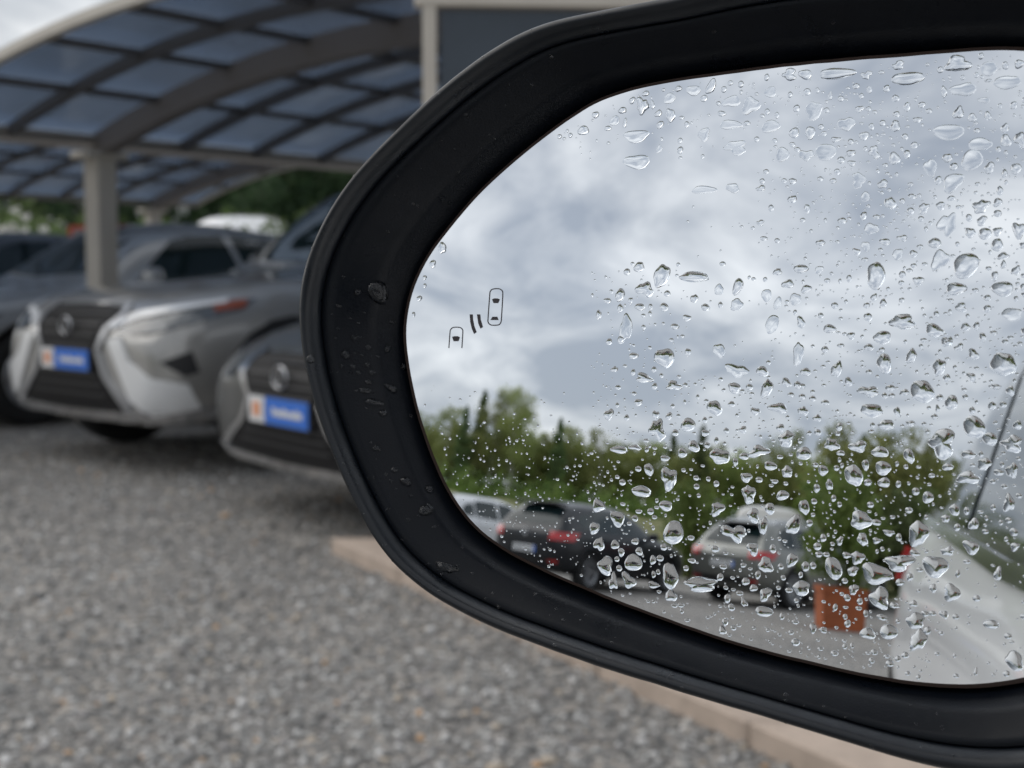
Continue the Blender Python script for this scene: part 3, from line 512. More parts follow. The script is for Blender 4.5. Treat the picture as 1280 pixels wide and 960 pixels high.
SUV = dict(L=4.8, S=[(0, .46, .95, .99, .74, .66), (.1, .34, 1.0, 1.08, .86, .70), (.3, .28, 1.04, 1.36, .91, .66), (.62, .25, 1.05, 1.6, .935, .62), (1.5, .22, 1.04, 1.69, .945, .635), (2.25, .21, 1.01, 1.68, .945, .645), (2.66, .21, 1.0, 1.6, .945, .655), (3.36, .21, .98, 1.085, .945, .77), (4.15, .22, .94, 1.0, .94, .77), (4.55, .24, .86, .945, .915, .72), (4.72, .25, .79, .88, .87, .67), (4.8, .28, .71, .80, .80, .60)],
           ax=(.98, 4.08), r=.37, H=1.69)
SEDAN = dict(L=4.7, S=[(0, .44, .86, .92, .70, .58), (.1, .32, .92, 1.0, .82, .66), (.5, .25, .95, 1.07, .89, .68), (.95, .2, .95, 1.16, .91, .64), (1.5, .19, .94, 1.38, .92, .56), (2.2, .18, .92, 1.44, .925, .57), (2.7, .18, .91, 1.40, .925, .58), (3.45, .18, .88, .99, .92, .73), (4.1, .19, .81, .88, .915, .74), (4.45, .2, .73, .80, .885, .68), (4.62, .21, .66, .73, .83, .62), (4.7, .24, .60, .67, .76, .56)],
             ax=(.98, 3.83), r=.335, H=1.44)
HATCH = dict(L=4.3, S=[(0, .46, .90, .95, .72, .62), (.09, .34, .96, 1.05, .83, .66), (.28, .28, .99, 1.28, .87, .62), (.55, .25, 1.0, 1.43, .885, .57), (1.3, .2, .97, 1.49, .89, .575), (2.1, .19, .94, 1.485, .89, .58), (2.55, .19, .93, 1.4, .89, .59), (3.2, .19, .91, 1.03, .885, .70), (3.8, .2, .85, .94, .88, .69), (4.1, .22, .77, .86, .85, .64), (4.23, .24, .69, .78, .80, .58), (4.3, .27, .62, .70, .73, .52)],
             ax=(.82, 3.44), r=.325, H=1.49)
VAN = dict(L=5.0, S=[(0, .5, 1.1, 1.8, .86, .72), (.08, .34, 1.15, 1.96, .93, .76), (.5, .26, 1.18, 2.05, .96, .78), (2.5, .24, 1.16, 2.08, .96, .78), (3.3, .24, 1.14, 2.02, .96, .77), (3.75, .24, 1.13, 1.8, .96, .76), (4.35, .25, 1.08, 1.22, .95, .78), (4.75, .27, .92, 1.02, .88, .7), (4.93, .3, .78, .86, .78, .6), (5.0, .36, .68, .75, .68, .5)],
           ax=(.95, 4.05), r=.34, H=2.08)
CACHE = {}
def car(front, heading, spec, kind, color, label, group=None, detail='full', **kw):
    L = spec['L']; h = Vector(heading).normalized(); hd = Vector((h.x, h.y, 0)); c = Vector((front[0], front[1], 0)) - hd * (L / 2)
    root = empty('parked_car' if kind != 'van' else 'parked_van', c, math.atan2(h.y, h.x)); tag(root, label, 'car' if kind != 'van' else 'van', group)
    fl = spec.get('flare', .022); key = (id(spec))
    if key not in CACHE: CACHE[key] = body_mesh(spec['S'], L, spec['ax'], spec['r'], fl)
    me0, bvh = CACHE[key]; me = me0.copy(); me.materials[0] = color; b = link('body', me, None, root)
    X = lambda x: x - L / 2
    S = np.array(sorted(spec['S'])); xs = S[:, 0]; zt = lambda x: float(pchip(xs, S[:, 3], np.array([x]))[0]); zs = lambda x: float(pchip(xs, S[:, 2], np.array([x]))[0])
    for a in spec['ax']:
        for sd in (-1, 1): wheel(root, X(a), sd * (max(S[:, 4]) - .135), spec['r'], sd)
    # glazing
    H = spec['H']; roof_x = {'suv': 2.7, 'sedan': 2.72, 'hatch': 2.55, 'own': 2.55, 'van': 3.84}[kind]; cowl = {'suv': 3.32, 'sedan': 3.4, 'hatch': 3.15, 'own': 3.15, 'van': 4.3}[kind]
    zc, zr = zt(cowl) + .01, zt(roof_x) - .03; wtop = {'suv': .56, 'sedan': .49, 'hatch': .50, 'own': .56, 'van': .72}[kind]; wbot = {'suv': .69, 'sedan': .64, 'hatch': .62, 'own': .66, 'van': .74}[kind]
    proj('windscreen', bvh, mir([(0, zc), (wbot, zc + .03), (wtop, zr), (0, zr + .015)]), 'front', M_glass_dark, root, .004, .08)
    belt = lambda x: zs(x) + .045
    if kind == 'suv': wins = [[(3.0, belt(3.0)), (2.7, 1.40), (2.48, 1.52), (2.16, 1.55), (2.1, belt(2.1))], [(2.04, belt(2)), (2.1, 1.56), (1.35, 1.54), (1.2, 1.5), (1.12, belt(1.1))], [(1.06, belt(1)), (1.14, 1.49), (.8, 1.42), (.6, 1.28), (.62, belt(.6) + .02)]]
    elif kind == 'sedan': wins = [[(3.05, belt(3.05)), (2.6, 1.28), (2.4, 1.325), (2.12, 1.335), (2.06, belt(2))], [(2.0, belt(2)), (2.06, 1.335), (1.62, 1.30), (1.38, 1.22), (1.18, belt(1.2))]]
    elif kind == 'hatch': wins = [[(2.85, belt(2.85)), (2.5, 1.27), (2.28, 1.355), (1.85, 1.38), (1.79, belt(1.8))], [(1.73, belt(1.7)), (1.79, 1.38), (1.15, 1.37), (1.02, 1.33), (.95, belt(1))], [(.9, belt(.9)), (.97, 1.31), (.7, 1.27), (.52, 1.16), (.55, belt(.5))]]
    elif kind == 'own': wins = [[(2.86, belt(2.86)), (2.5, 1.30), (2.2, 1.375), (1.80, 1.395), (1.76, belt(1.76))], [(1.70, belt(1.7)), (1.74, 1.395), (1.15, 1.385), (.95, 1.335), (.84, 1.24), (.9, belt(.9))]]
    else: wins = [[(4.05, 1.25), (3.66, 1.62), (3.45, 1.74), (3.1, 1.76), (3.05, 1.22)]]
    for wv in wins:
        for sd in ('left', 'right'):
            proj('side_window', bvh, [(X(x), z) for x, z in wv], sd, M_glass_dark, root, .004 if kind != 'own' else .008, .08)
    if kind == 'sedan': rw = [(0, zt(.95) + .0), (.5, zt(.95)), (.46, zt(1.5) - .05), (0, zt(1.5) - .04)]
    elif kind == 'van': rw = None
    else: rw = [(0, zs(.2) + .06), (.60, zs(.2) + .08), (.50, zt(.55) - .075), (0, zt(.55) - .06)]
    if rw: proj('rear_window', bvh, mir(rw), 'rear', M_glass_dark, root, .004, .07)
    for sd in kw.get('mirrors', (-1, 1)): door_mirror(root, X(cowl - .42), sd * (max(S[:, 4]) + .07), belt(cowl - .3) + .07, sd, color)
    # handles and door gaps
    for sd, nm in ((1, 'left'), (-1, 'right')):
        for hx in (() if not kw.get("gaps", True) else {'suv': (2.2, 1.25), 'sedan': (2.15, 1.25), 'hatch': (1.9, 1.1), 'own': (1.9, 1.1), 'van': (3.15,)}[kind]):
            proj('door_handle', bvh, [(X(hx), zs(hx) - .12), (X(hx + .2), zs(hx) - .12), (X(hx + .2), zs(hx) - .09), (X(hx), zs(hx) - .09)], nm, kw.get('handle', color), root, .016, .06)
        for gx in () if not kw.get('gaps', True) else ({'suv': (3.4, 2.1, 1.05), 'sedan': (3.2, 2.04, 1.12), 'hatch': (3.0, 1.77, .98), 'own': (), 'van': (4.1, 2.9)}[kind]):
            proj('door_gap', bvh, [(X(gx), .34), (X(gx) + .009, .34), (X(gx) + .009, zs(gx)), (X(gx), zs(gx))], nm, M_trim, root, .0012, .06)
    return root, bvh, X, L
FY = {}
def diag(sd, deg, L):  # view direction for corner pieces: turned deg from straight ahead towards side sd
    a = R(deg); d = Vector((-math.cos(a), -sd * math.sin(a), 0)); e1 = Vector((-sd * math.sin(a), math.cos(a), 0)); return d, e1, Vector((L / 2 - .3, 0, 0))
def diag_rear(sd, deg, L):
    a = R(deg); d = Vector((math.cos(a), -sd * math.sin(a), 0)); e1 = Vector((sd * math.sin(a), math.cos(a), 0)); return d, e1, Vector((-L / 2 + .2, 0, 0))
def spindle_front(root, bvh, L, z0, scale, style, paintm):
    k = scale; Z = lambda z: z0 + z * k
    g = mir([(0, Z(.56)), (.36, Z(.55)), (.40, Z(.50)), (.29, Z(.30)), (.36, Z(.15)), (.54, Z(0)), (.50, Z(-.04)), (0, Z(-.05))])
    gr = proj('grille', bvh, g, 'front', mat('grille_black', (.008, .008, .009), .55, spec=.2), root, .012, .06)
    for i in range(9):
        zz = .03 + i * .058; wv = .29 + abs(zz - .30) * .55
        proj('grille_bar', bvh, [(-wv + .05, Z(zz)), (wv - .05, Z(zz)), (wv - .05, Z(zz + .016)), (-wv + .05, Z(zz + .016))], 'front', M_trim, gr, .02, .1)
    # bright surround
    for s in (1, -1):
        proj('grille_surround', bvh, [(s * y, Z(z)) for y, z in ((.36, .565), (.41, .565), (.445, .49), (.325, .30), (.40, .16), (.60, .0), (.60, -.06), (.54, -.02), (.36, .15), (.285, .30), (.40, .50))], 'front', M_chrome if style == 'B' else M_badge, root, .018, .06)
    proj('lower_lip', bvh, mir([(0, Z(-.10)), (.55, Z(-.09)), (.7, Z(-.06)), (.7, Z(-.02)), (.56, Z(-.04)), (0, Z(-.055))]), 'front', M_chrome, root, .02, .07)
    fx = max(v.co.x for v in gr.data.vertices)
    plate(root, fx + .012, 0, Z(.24), .52, .115, 'dealer', 1)
    emblem(root, fx + .01, 0, Z(.44), .05, 1, 'L')
def placed(f, b): return f
# ---------------------------------------------------------------- the cars in the yard
P_rx = paint('paint_silver_grey', (0.34, 0.333, 0.32), .45, .3); P_b = paint('paint_graphite', (0.085, 0.09, 0.09), .4)
P_c = paint('paint_blue_grey', (0.40, 0.41, 0.42), .45); P_e = paint('paint_dark', (.03, .034, .04), .4)
P_white = paint('paint_white', (.74, .75, .76), 0.0); P_black = mat('paint_black', (.010, .012, .016), .3, coat=.35, spec=.35)
P_est = paint('paint_grey_green', (.18, .185, .168), .45, .3); P_own = mat('paint_pearl', (.84, .85, .86), .3, spec=.4, coat=.7, bump=.04, bscale=1200, bdist=.0002)
GC = 'cars parked under the carports'
root, bvh, X, L = car((-2.33, 7.32), (-.70, -.71), SUV, 'suv', P_rx, 'silver grey SUV with large dark grille and blue number plate under the carport', GC)
spindle_front(root, bvh, L, .375, .89, 'A', P_rx)
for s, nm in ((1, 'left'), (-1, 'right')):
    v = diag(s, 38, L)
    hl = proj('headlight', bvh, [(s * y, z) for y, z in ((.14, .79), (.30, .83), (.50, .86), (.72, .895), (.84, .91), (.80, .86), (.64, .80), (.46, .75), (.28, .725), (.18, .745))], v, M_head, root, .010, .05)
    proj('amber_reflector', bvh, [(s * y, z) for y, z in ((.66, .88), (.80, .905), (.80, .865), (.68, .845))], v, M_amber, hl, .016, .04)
    proj('highlight_strip', bvh, [(s * y, z) for y, z in ((.10, .775), (.30, .84), (.50, .868), (.72, .902), (.72, .885), (.50, .846), (.30, .81), (.14, .755))], v, mat('bumper_satin', (.78, .79, .80), .3, metal=.2, coat=.5), hl, .018, .04)  # painted highlight: pale strip stands in for the glint along the headlight's top edge
    proj('bumper_wing', bvh, [(s * y, z) for y, z in ((.10, .70), (.20, .72), (.26, .60), (.40, .52), (.58, .49), (.62, .37), (.40, .33), (.27, .40))], v, mat('bumper_satin', (.78, .79, .80), .3, metal=.2, coat=.5), root, .016, .05)
    proj('fog_recess', bvh, [(s * y, z) for y, z in ((.45, .60), (.60, .655), (.63, .55), (.57, .53))], v, M_trim, root, .006, .05)
    proj('sill_trim', bvh, [(X(1.4), .24), (X(3.4), .24), (X(3.4), .32), (X(1.4), .32)], nm, M_trim, root, .014, .1)
    proj('bumper_lip', bvh, [(s * y, z) for y, z in ((.30, .345), (.78, .375), (.80, .315), (.33, .285))], v, M_chrome, root, .016, .06)
    lp = []
    for k in range(11):
        t = math.pi * k / 10; lp.append((4.08 + .45 * math.cos(t), .37 + .45 * math.sin(t)))
    for k in range(11):
        t = math.pi * (10 - k) / 10; lp.append((4.08 + .40 * math.cos(t), .37 + .40 * math.sin(t)))
    proj('arch_trim', bvh, [(X(x), z) for x, z in lp], nm, M_trim, root, .012, .05)
root, bvh, X, L = car((-.88, 5.55), (-.80, -.60), SEDAN, 'sedan', P_b, 'dark grey saloon with chrome framed grille half hidden by the door mirror', GC)
spindle_front(root, bvh, L, .315, .70, 'B', P_b)
for s in (1, -1):
    v = diag(s, 38, L); hl = proj('headlight', bvh, [(s * y, z) for y, z in ((.12, .655), (.4, .70), (.75, .75), (.92, .77), (.85, .71), (.55, .63), (.2, .59))], v, M_head, root, .008, .05)
    proj('bumper_vent', bvh, [(s * y, z) for y, z in ((.40, .48), (.55, .52), (.55, .34), (.43, .32))], v, M_black, root, .008, .05)
root, bvh, X, L = car((-4.5, 9.25), (-.70, -.71), SEDAN, 'sedan', P_c, 'blue grey saloon at the left edge beyond the silver SUV', GC)
spindle_front(root, bvh, L, .315, .70, 'A', P_c)
for s in (1, -1):
    v = diag(s, 38, L); hl = proj('headlight', bvh, [(s * y, z) for y, z in ((.12, .655), (.4, .70), (.75, .75), (.92, .77), (.85, .71), (.55, .63), (.2, .59))], v, M_head, root, .008, .05)
    proj('amber_reflector', bvh, [(s * y, z) for y, z in ((.74, .735), (.88, .755), (.88, .72), (.76, .70))], v, M_amber, hl, .014, .04)
root, bvh, X, L = car((-6.6, 11.5), (-.70, -.71), SEDAN, 'sedan', P_e, 'near black saloon behind the carport post, mostly hidden by nearer cars', GC)
spindle_front(root, bvh, L, .315, .70, 'A', P_e)
car((-17.5, 46), (-.9, -.3), HATCH, 'hatch', P_white, 'small white hatchback far off at the left edge')
car((-4.6, 22.3), (.1, -1), VAN, 'van', P_white, 'white van with only its rounded roof showing above parked cars', detail='van')
# the cars behind the viewer, seen in the mirror glass
GM = 'cars seen in the mirror glass'
def tail(root, bvh, X, z, hatch=True, style='VW', wide=.52, pz=.62, lampw=.34):
    Y = max(abs(v[1]) for v in [(0, .8)])
    for s in (1, -1):
        v = diag_rear(s, 30, X(0) * -2); proj('taillight', bvh, [(s * y, zz) for y, zz in ((.34, z), (.78, z + .01), (.86, z + .15), (.36, z + .13))], v, M_red, root, .012, .05)
    bm_ = proj('rear_bumper_trim', bvh, mir([(0, .40), (.62, .40), (.66, .50), (0, .50)]), 'rear', M_trim, root, .012, .07)
    fx = min(v.co.x for v in bm_.data.vertices)
    plate(root, fx - .012, 0, pz, .52, .11, 'eu', -1); emblem(root, fx - .012, 0, z + .09, .06, -1, style)
    for s in (1, -1): proj('rear_reflector', bvh, [(s * .52, .44), (s * .70, .44), (s * .70, .48), (s * .52, .48)], 'rear', M_red, root, .018, .05)
    box('roof_spoiler', (X(.34), 0, bvh.ray_cast(Vector((X(.48), 0, 5)), Vector((0, 0, -1)))[0].z + .01), (.3, 1.0, .035), M_black, root, None, .012)
def rails(root, bvh, X, x0, x1, m):
    for s in (1, -1):
        pts = []
        for k in range(9):
            x = x0 + (x1 - x0) * k / 8; h = bvh.ray_cast(Vector((X(x), s * .52, 5)), Vector((0, 0, -1)))[0]
            pts.append((X(x), s * .52, h.z + (.045 if 0 < k < 8 else 0)))
        V, F = tube(pts, .016, 6); link('roof_rail', mesh('roof_rail', V, F), m, root, smooth=True)
def rear_at(rear, heading, spec): h = Vector(heading).normalized(); return (rear[0] + h.x * spec['L'], rear[1] + h.y * spec['L'])
hd = (-.30, -.954)
root, bvh, X, L = car(rear_at((-13.1, -8.25), hd, HATCH), hd, HATCH, 'hatch', P_black, 'black hatchback with red tail lamps, left of the grey estate in the mirror', GM)
tail(root, bvh, X, .80)
hd = (-.15, -.99)
ESTATE = dict(SUV); ESTATE['S'] = [(a, b, c * .98, d * .955, e * .975, f) for a, b, c, d, e, f in SUV['S']]; ESTATE['H'] = 1.61
root, bvh, X, L = car(rear_at((-11.65, -11.7), hd, ESTATE), hd, ESTATE, 'suv', P_est, 'grey green estate car with roof rails, beside the planter in the mirror', GM)
tail(root, bvh, X, .84, style='S', pz=.72); rails(root, bvh, X, .7, 2.6, M_chrome)
hd = (-.3, -.954)
root, bvh, X, L = car(rear_at((-17.6, -8.3), hd, HATCH), hd, HATCH, 'hatch', P_white, 'white hatchback at the left end of the row in the mirror', GM)
tail(root, bvh, X, .80)
car((-17.7, -19.7), (-.66, -.75), VAN, 'van', paint('paint_cream', (.62, .60, .55), 0), 'cream van whose roof shows above the grey estate in the mirror', detail='van')
# ---------------------------------------------------------------- the viewer's own car (only its flank is seen, in the mirror)
OWN_AZ = R(35.5); oh = Vector((math.sin(OWN_AZ), math.cos(OWN_AZ), 0)); orr = Vector((math.cos(OWN_AZ), -math.sin(OWN_AZ), 0))
OWN = dict(L=4.5, S=[(0, .46, .98, 1.02, .76, .64), (.1, .34, 1.06, 1.12, .86, .68), (.3, .28, 1.10, 1.30, .905, .66), (.62, .25, 1.11, 1.43, .925, .70), (1.3, .21, 1.05, 1.50, .918, .74), (2.2, .2, .975, 1.51, .905, .75), (2.62, .2, .95, 1.45, .905, .75), (3.36, .2, .92, 1.08, .905, .77), (3.95, .22, .88, 1.0, .89, .68), (4.3, .24, .77, .89, .83, .62), (4.43, .26, .69, .8, .77, .56), (4.5, .3, .6, .7, .68, .48)],
           ax=(.86, 3.5), r=.35, H=1.51, flare=.035)
own_front = oh * 1.62 + orr * .905
OWNM = dict(OWN)
root, bvh, X, L = car((own_front.x, own_front.y), (oh.x, oh.y), OWN, 'own', P_own, 'pearl white car whose door and rear flank fill the mirror\'s right side', mirrors=(-1,), gaps=False)
for s in (1, -1):
    v = diag_rear(s, 45, L); proj('taillight', bvh, [(s * y, z) for y, z in ((.40, .93), (.92, .95), (.98, 1.04), (.42, 1.03))], v, M_red, root, .02, .05)
for nm in ('left', 'right'):
    proj('window_surround', bvh, [(X(x), z) for x, z in ((3.05, 1.0), (2.55, 1.335), (2.2, 1.42), (1.7, 1.44), (1.1, 1.425), (.86, 1.37), (.72, 1.24), (.8, 1.12), (1.3, 1.07), (2.2, .995))], nm, M_black, root, .004, .07)
    proj('sill_trim', bvh, [(X(1.35), .24), (X(3.0), .24), (X(3.0), .37), (X(1.35), .37)], nm, M_trim, root, .012, .1)
proj('belt_trim', bvh, [(X(x), z) for x, z in ((.6, 1.115), (1.3, 1.06), (2.2, .985), (3.2, .94), (3.2, .962), (2.2, 1.008), (1.3, 1.083), (.6, 1.135))], 'left', M_chrome, root, .010, .06)
# mirror foot joining the housing to the door
# ---------------------------------------------------------------- trees and shrubs
def leaf_material(name, lo, hi):
    m = bpy.data.materials.new(name); m.use_nodes = True; t = m.node_tree; b = t.nodes['Principled BSDF']; L = t.links.new
    a = t.nodes.new('ShaderNodeVertexColor'); a.layer_name = 'tone'; r = t.nodes.new('ShaderNodeValToRGB'); L(a.outputs[0], r.inputs[0])
    r.color_ramp.elements[0].color = lo + (1,); r.color_ramp.elements[1].color = hi + (1,)
    oi = t.nodes.new('ShaderNodeObjectInfo'); hs = t.nodes.new('ShaderNodeHueSaturation'); m1 = t.nodes.new('ShaderNodeMapRange'); m1.inputs['To Min'].default_value = .7; m1.inputs['To Max'].default_value = 1.35
    m2 = t.nodes.new('ShaderNodeMapRange'); m2.inputs['To Min'].default_value = .485; m2.inputs['To Max'].default_value = .515
    L(oi.outputs['Random'], m1.inputs[0]); L(oi.outputs['Random'], m2.inputs[0]); L(m1.outputs[0], hs.inputs['Value']); L(m2.outputs[0], hs.inputs['Hue']); L(r.outputs[0], hs.inputs['Color'])
    L(hs.outputs[0], b.inputs['Base Color']); b.inputs['Roughness'].default_value = .6; b.inputs['Specular IOR Level'].default_value = .3
    tr = t.nodes.new('ShaderNodeBsdfTranslucent'); L(hs.outputs[0], tr.inputs[0]); mx = t.nodes.new('ShaderNodeMixShader'); mx.inputs[0].default_value = .3
    o = t.nodes['Material Output']; L(b.outputs[0], mx.inputs[1]); L(tr.outputs[0], mx.inputs[2]); L(mx.outputs[0], o.inputs[0]); return m
M_birch_l = leaf_material('birch_leaf', (.16, .21, .06), (.40, .43, .15)); M_pine_l = leaf_material('conifer_needle', (.09, .14, .055), (.21, .27, .11)); M_bush_l = leaf_material('shrub_leaf', (.085, .145, .03), (.23, .31, .08)); M_dark_l = leaf_material('hedge_leaf', (.07, .11, .04), (.17, .22, .08))
M_far_l = leaf_material('far_leaf', (.018, .04, .018), (.055, .09, .035))
M_bark = mat('brown_bark', (.09, .065, .045), .9, var=.4, vscale=6, bump=.6, bscale=30, bdist=.02); M_birch = mat('birch_bark', (.50, .48, .45), .75, var=.5, vscale=5, bump=.3, bscale=20, bdist=.01)
def leaves(centres, rads, per, size, flat=.6):
    n = len(centres) * per; C = np.repeat(np.array(centres), per, 0); Rr = np.repeat(np.array(rads), per)
    d = rng.normal(size=(n, 3)); d /= np.linalg.norm(d, axis=1)[:, None]; q = rng.random(n) ** .45
    P = C + d * (Rr * q)[:, None] * np.array([1, 1, flat])
    a = rng.normal(size=(n, 3)); a /= np.linalg.norm(a, axis=1)[:, None]; b = np.cross(a, rng.normal(size=(n, 3))); b /= np.linalg.norm(b, axis=1)[:, None]
    s = size * (.6 + .8 * rng.random(n))[:, None]
    V = np.stack([P - a * s, P + b * s * .5, P + a * s, P - b * s * .5], 1).reshape(-1, 3); F = np.arange(n * 4).reshape(-1, 4)
    tone = np.clip(rng.random(n) * .75 + np.repeat(rng.random(len(centres)), per) * .35, 0, 1)
    return V, F, np.repeat(tone, 4)
def crown_mesh(centres, rads, per, size, m, flat=.6):
    V, F, t = leaves(centres, rads, per, size, flat); me = quick('crown', V, F)
    at = me.color_attributes.new('tone', 'FLOAT_COLOR', 'POINT'); c = np.stack([t, t, t, np.ones_like(t)], 1).astype(np.float32); at.data.foreach_set('color', c.ravel()); me.materials.append(m); return me
def trunk_mesh(H, r0, limbs, m, lean=.03):
    V = []; F = []
    def add(p, r, n):
        v, f = tube(p, r, n); o = len(V); V.extend(v); F.extend(tuple(i + o for i in q) for q in f)
    ax = [(random.uniform(-1, 1) * lean * H * (k / 7), random.uniform(-1, 1) * lean * H * (k / 7), H * k / 7) for k in range(8)]
    add(ax, [r0 * (1 - .88 * k / 7) for k in range(8)], 8); tips = []
    for i in range(limbs):
        k = random.uniform(2.2, 6.3); j = int(k); p = Vector(ax[j]).lerp(Vector(ax[j + 1]), k - j); a = random.uniform(0, 6.28); ln = H * random.uniform(.14, .26) * (1.2 - k / 9)
        q = p + Vector((math.cos(a) * ln, math.sin(a) * ln, ln * .6)); md = p.lerp(q, .5) + Vector((0, 0, -.04 * ln)); rr = r0 * (1 - .88 * k / 7) * .55; add([p, md, q], [rr, rr * .6, rr * .2], 5); tips.append(q)
    me = mesh('trunk', V, F); me.materials.append(m); me.polygons.foreach_set('use_smooth', [True] * len(me.polygons)); return me, ax, tips
def proto(kind):
    if kind == 'birch':
        me, ax, tips = trunk_mesh(9.2, .13, 16, M_birch); C = [t + Vector((random.gauss(0, .3), random.gauss(0, .3), random.gauss(0, .4))) for t in tips for _ in range(3)]
        C += [Vector((random.gauss(0, .75), random.gauss(0, .75), random.uniform(3.0, 9.6))) for _ in range(34)]
        return me, crown_mesh([c[:] for c in C], [random.uniform(.45, .95) for _ in C], 70, .10, M_birch_l, .9)
    if kind == 'pine':
        me, ax, tips = trunk_mesh(9.5, .16, 8, M_bark, .01); C = []; Rr = []
        for k in range(95):
            z = 1.2 + 8.6 * random.random() ** .9; rad = max(.12, 1.75 * (1 - (z - 1) / 9.1)); a = random.uniform(0, 6.28); q = rad * random.random() ** .5
            C.append((math.cos(a) * q, math.sin(a) * q, z - .25 * q)); Rr.append(.28 + .35 * (1 - z / 11))
        for k in range(8): C.append((0, 0, 9.4 + k * .1)); Rr.append(.16)
        return me, crown_mesh(C, Rr, 62, .11, M_pine_l, .6)
    if kind in ('broad', 'dark'):
        me, ax, tips = trunk_mesh(6.0, .17, 16, M_bark); C = []; Rr = []
        for k in range(80):
            d = Vector((random.gauss(0, 1), random.gauss(0, 1), random.gauss(0, 1))).normalized() * random.random() ** .4
            C.append((d.x * 2.3, d.y * 2.3, 4.3 + d.z * 2.4)); Rr.append(random.uniform(.4, .85))
        return me, crown_mesh(C, Rr, 75, .11, M_birch_l if kind == 'broad' else M_far_l, .8)
    if kind == 'bush' or kind == 'hedge':
        V = []; F = []
        for k in range(7):
            a = random.uniform(0, 6.28); v, f = tube([(0, 0, 0), (.15 * math.cos(a), .15 * math.sin(a), .5), (.4 * math.cos(a), .4 * math.sin(a), 1.0)], [.03, .02, .008], 5); o = len(V); V += v; F += [tuple(i + o for i in q) for q in f]
        me = mesh('stems', V, F); me.materials.append(M_bark); C = []; Rr = []
        for k in range(46):
            d = Vector((random.gauss(0, 1), random.gauss(0, 1), random.gauss(0, 1))).normalized() * random.random() ** .4
            C.append((d.x * .62, d.y * .62, .85 + d.z * .75)); Rr.append(random.uniform(.16, .36))
        return me, crown_mesh(C, Rr, 70, .05, M_bush_l if kind == 'bush' else M_dark_l, .9)
PROTO = {}
def plant(kind, loc, s, label, group, name=None, sz=None):
    v = random.randint(0, 1) if kind in ('birch', 'pine', 'broad', 'dark') else 0
    if (kind, v) not in PROTO: PROTO[(kind, v)] = proto(kind)
    tm, cm = PROTO[(kind, v)]
    o = empty(name or {'birch': 'birch_tree', 'pine': 'conifer_tree', 'broad': 'broadleaf_tree', 'dark': 'broadleaf_tree', 'bush': 'shrub', 'hedge': 'shrub'}[kind], loc, random.uniform(0, 6.28)); o.scale = (s, s, sz or s)
    tag(o, label, 'tree' if kind in ('birch', 'pine', 'broad', 'dark') else 'shrub', group)
    link('trunk' if kind in ('birch', 'pine', 'broad', 'dark') else 'stems', tm, None, o); link('crown' if kind in ('birch', 'pine', 'broad', 'dark') else 'foliage', cm, None, o)
    return o
def pol(az, d, z=0): return (d * math.sin(R(az)), d * math.cos(R(az)), z)
# woodland edge that the mirror shows, az in degrees clockwise from straight ahead
G1 = 'trees of the woodland edge in the mirror'
row = [(246.5, 60, 'broad', .9), (244.8, 63, 'birch', .72), (243.6, 61, 'broad', .80), (242.6, 60, 'birch', .66), (241.6, 62, 'broad', .92), (240.9, 59, 'pine', .86), (240.0, 57, 'birch', .86), (239.0, 60, 'birch', .84), (238.2, 58, 'birch', .78), (237.2, 61, 'broad', .95), (236.2, 60, 'broad', .92),
       (235.0, 60, 'birch', .74), (233.9, 62, 'broad', .98), (232.7, 58, 'birch', .70), (231.7, 62, 'broad', .92), (230.5, 60, 'broad', .95), (229.3, 63, 'birch', .72), (228.2, 60, 'pine', .72), (227.0, 58, 'broad', .92), (225.8, 62, 'birch', .74), (224.6, 60, 'broad', .98), (223.3, 61, 'broad', .95), (222.0, 58, 'broad', .93), (220.7, 62, 'birch', .74),
       (219.4, 60, 'broad', 1.0), (218.0, 61, 'birch', .80), (216.6, 60, 'pine', .84), (215.0, 60, 'broad', 1.05), (213.3, 62, 'birch', .8), (211.5, 60, 'broad', 1.0), (209.5, 60, 'birch', .82), (207.3, 62, 'broad', 1.0), (248.5, 61, 'pine', .8), (243.1, 58, 'birch', .74), (242.0, 57, 'pine', .70), (238.6, 56, 'birch', .92), (235.6, 57, 'pine', .70), (226.4, 57, 'pine', .76), (221.3, 57, 'birch', .82)]
wn = {'birch': 'pale trunked birch', 'pine': 'dark pointed conifer', 'broad': 'rounded broadleaf tree'}
cnt_ = {}
ordn = ['first', 'second', 'third', 'fourth', 'fifth', 'sixth', 'seventh', 'eighth', 'ninth', 'tenth', 'eleventh', 'twelfth', 'thirteenth', 'fourteenth', 'fifteenth', 'sixteenth', 'seventeenth', 'eighteenth', 'nineteenth', 'twentieth']
for az, d, k, s in sorted(row, key=lambda r: -r[0]):
    cnt_[k] = cnt_.get(k, 0) + 1
    plant(k, pol(az, d, 1.75), s * .84, '%s %s from the left in the mirrored woodland edge' % (ordn[cnt_[k] - 1], wn[k]), G1)
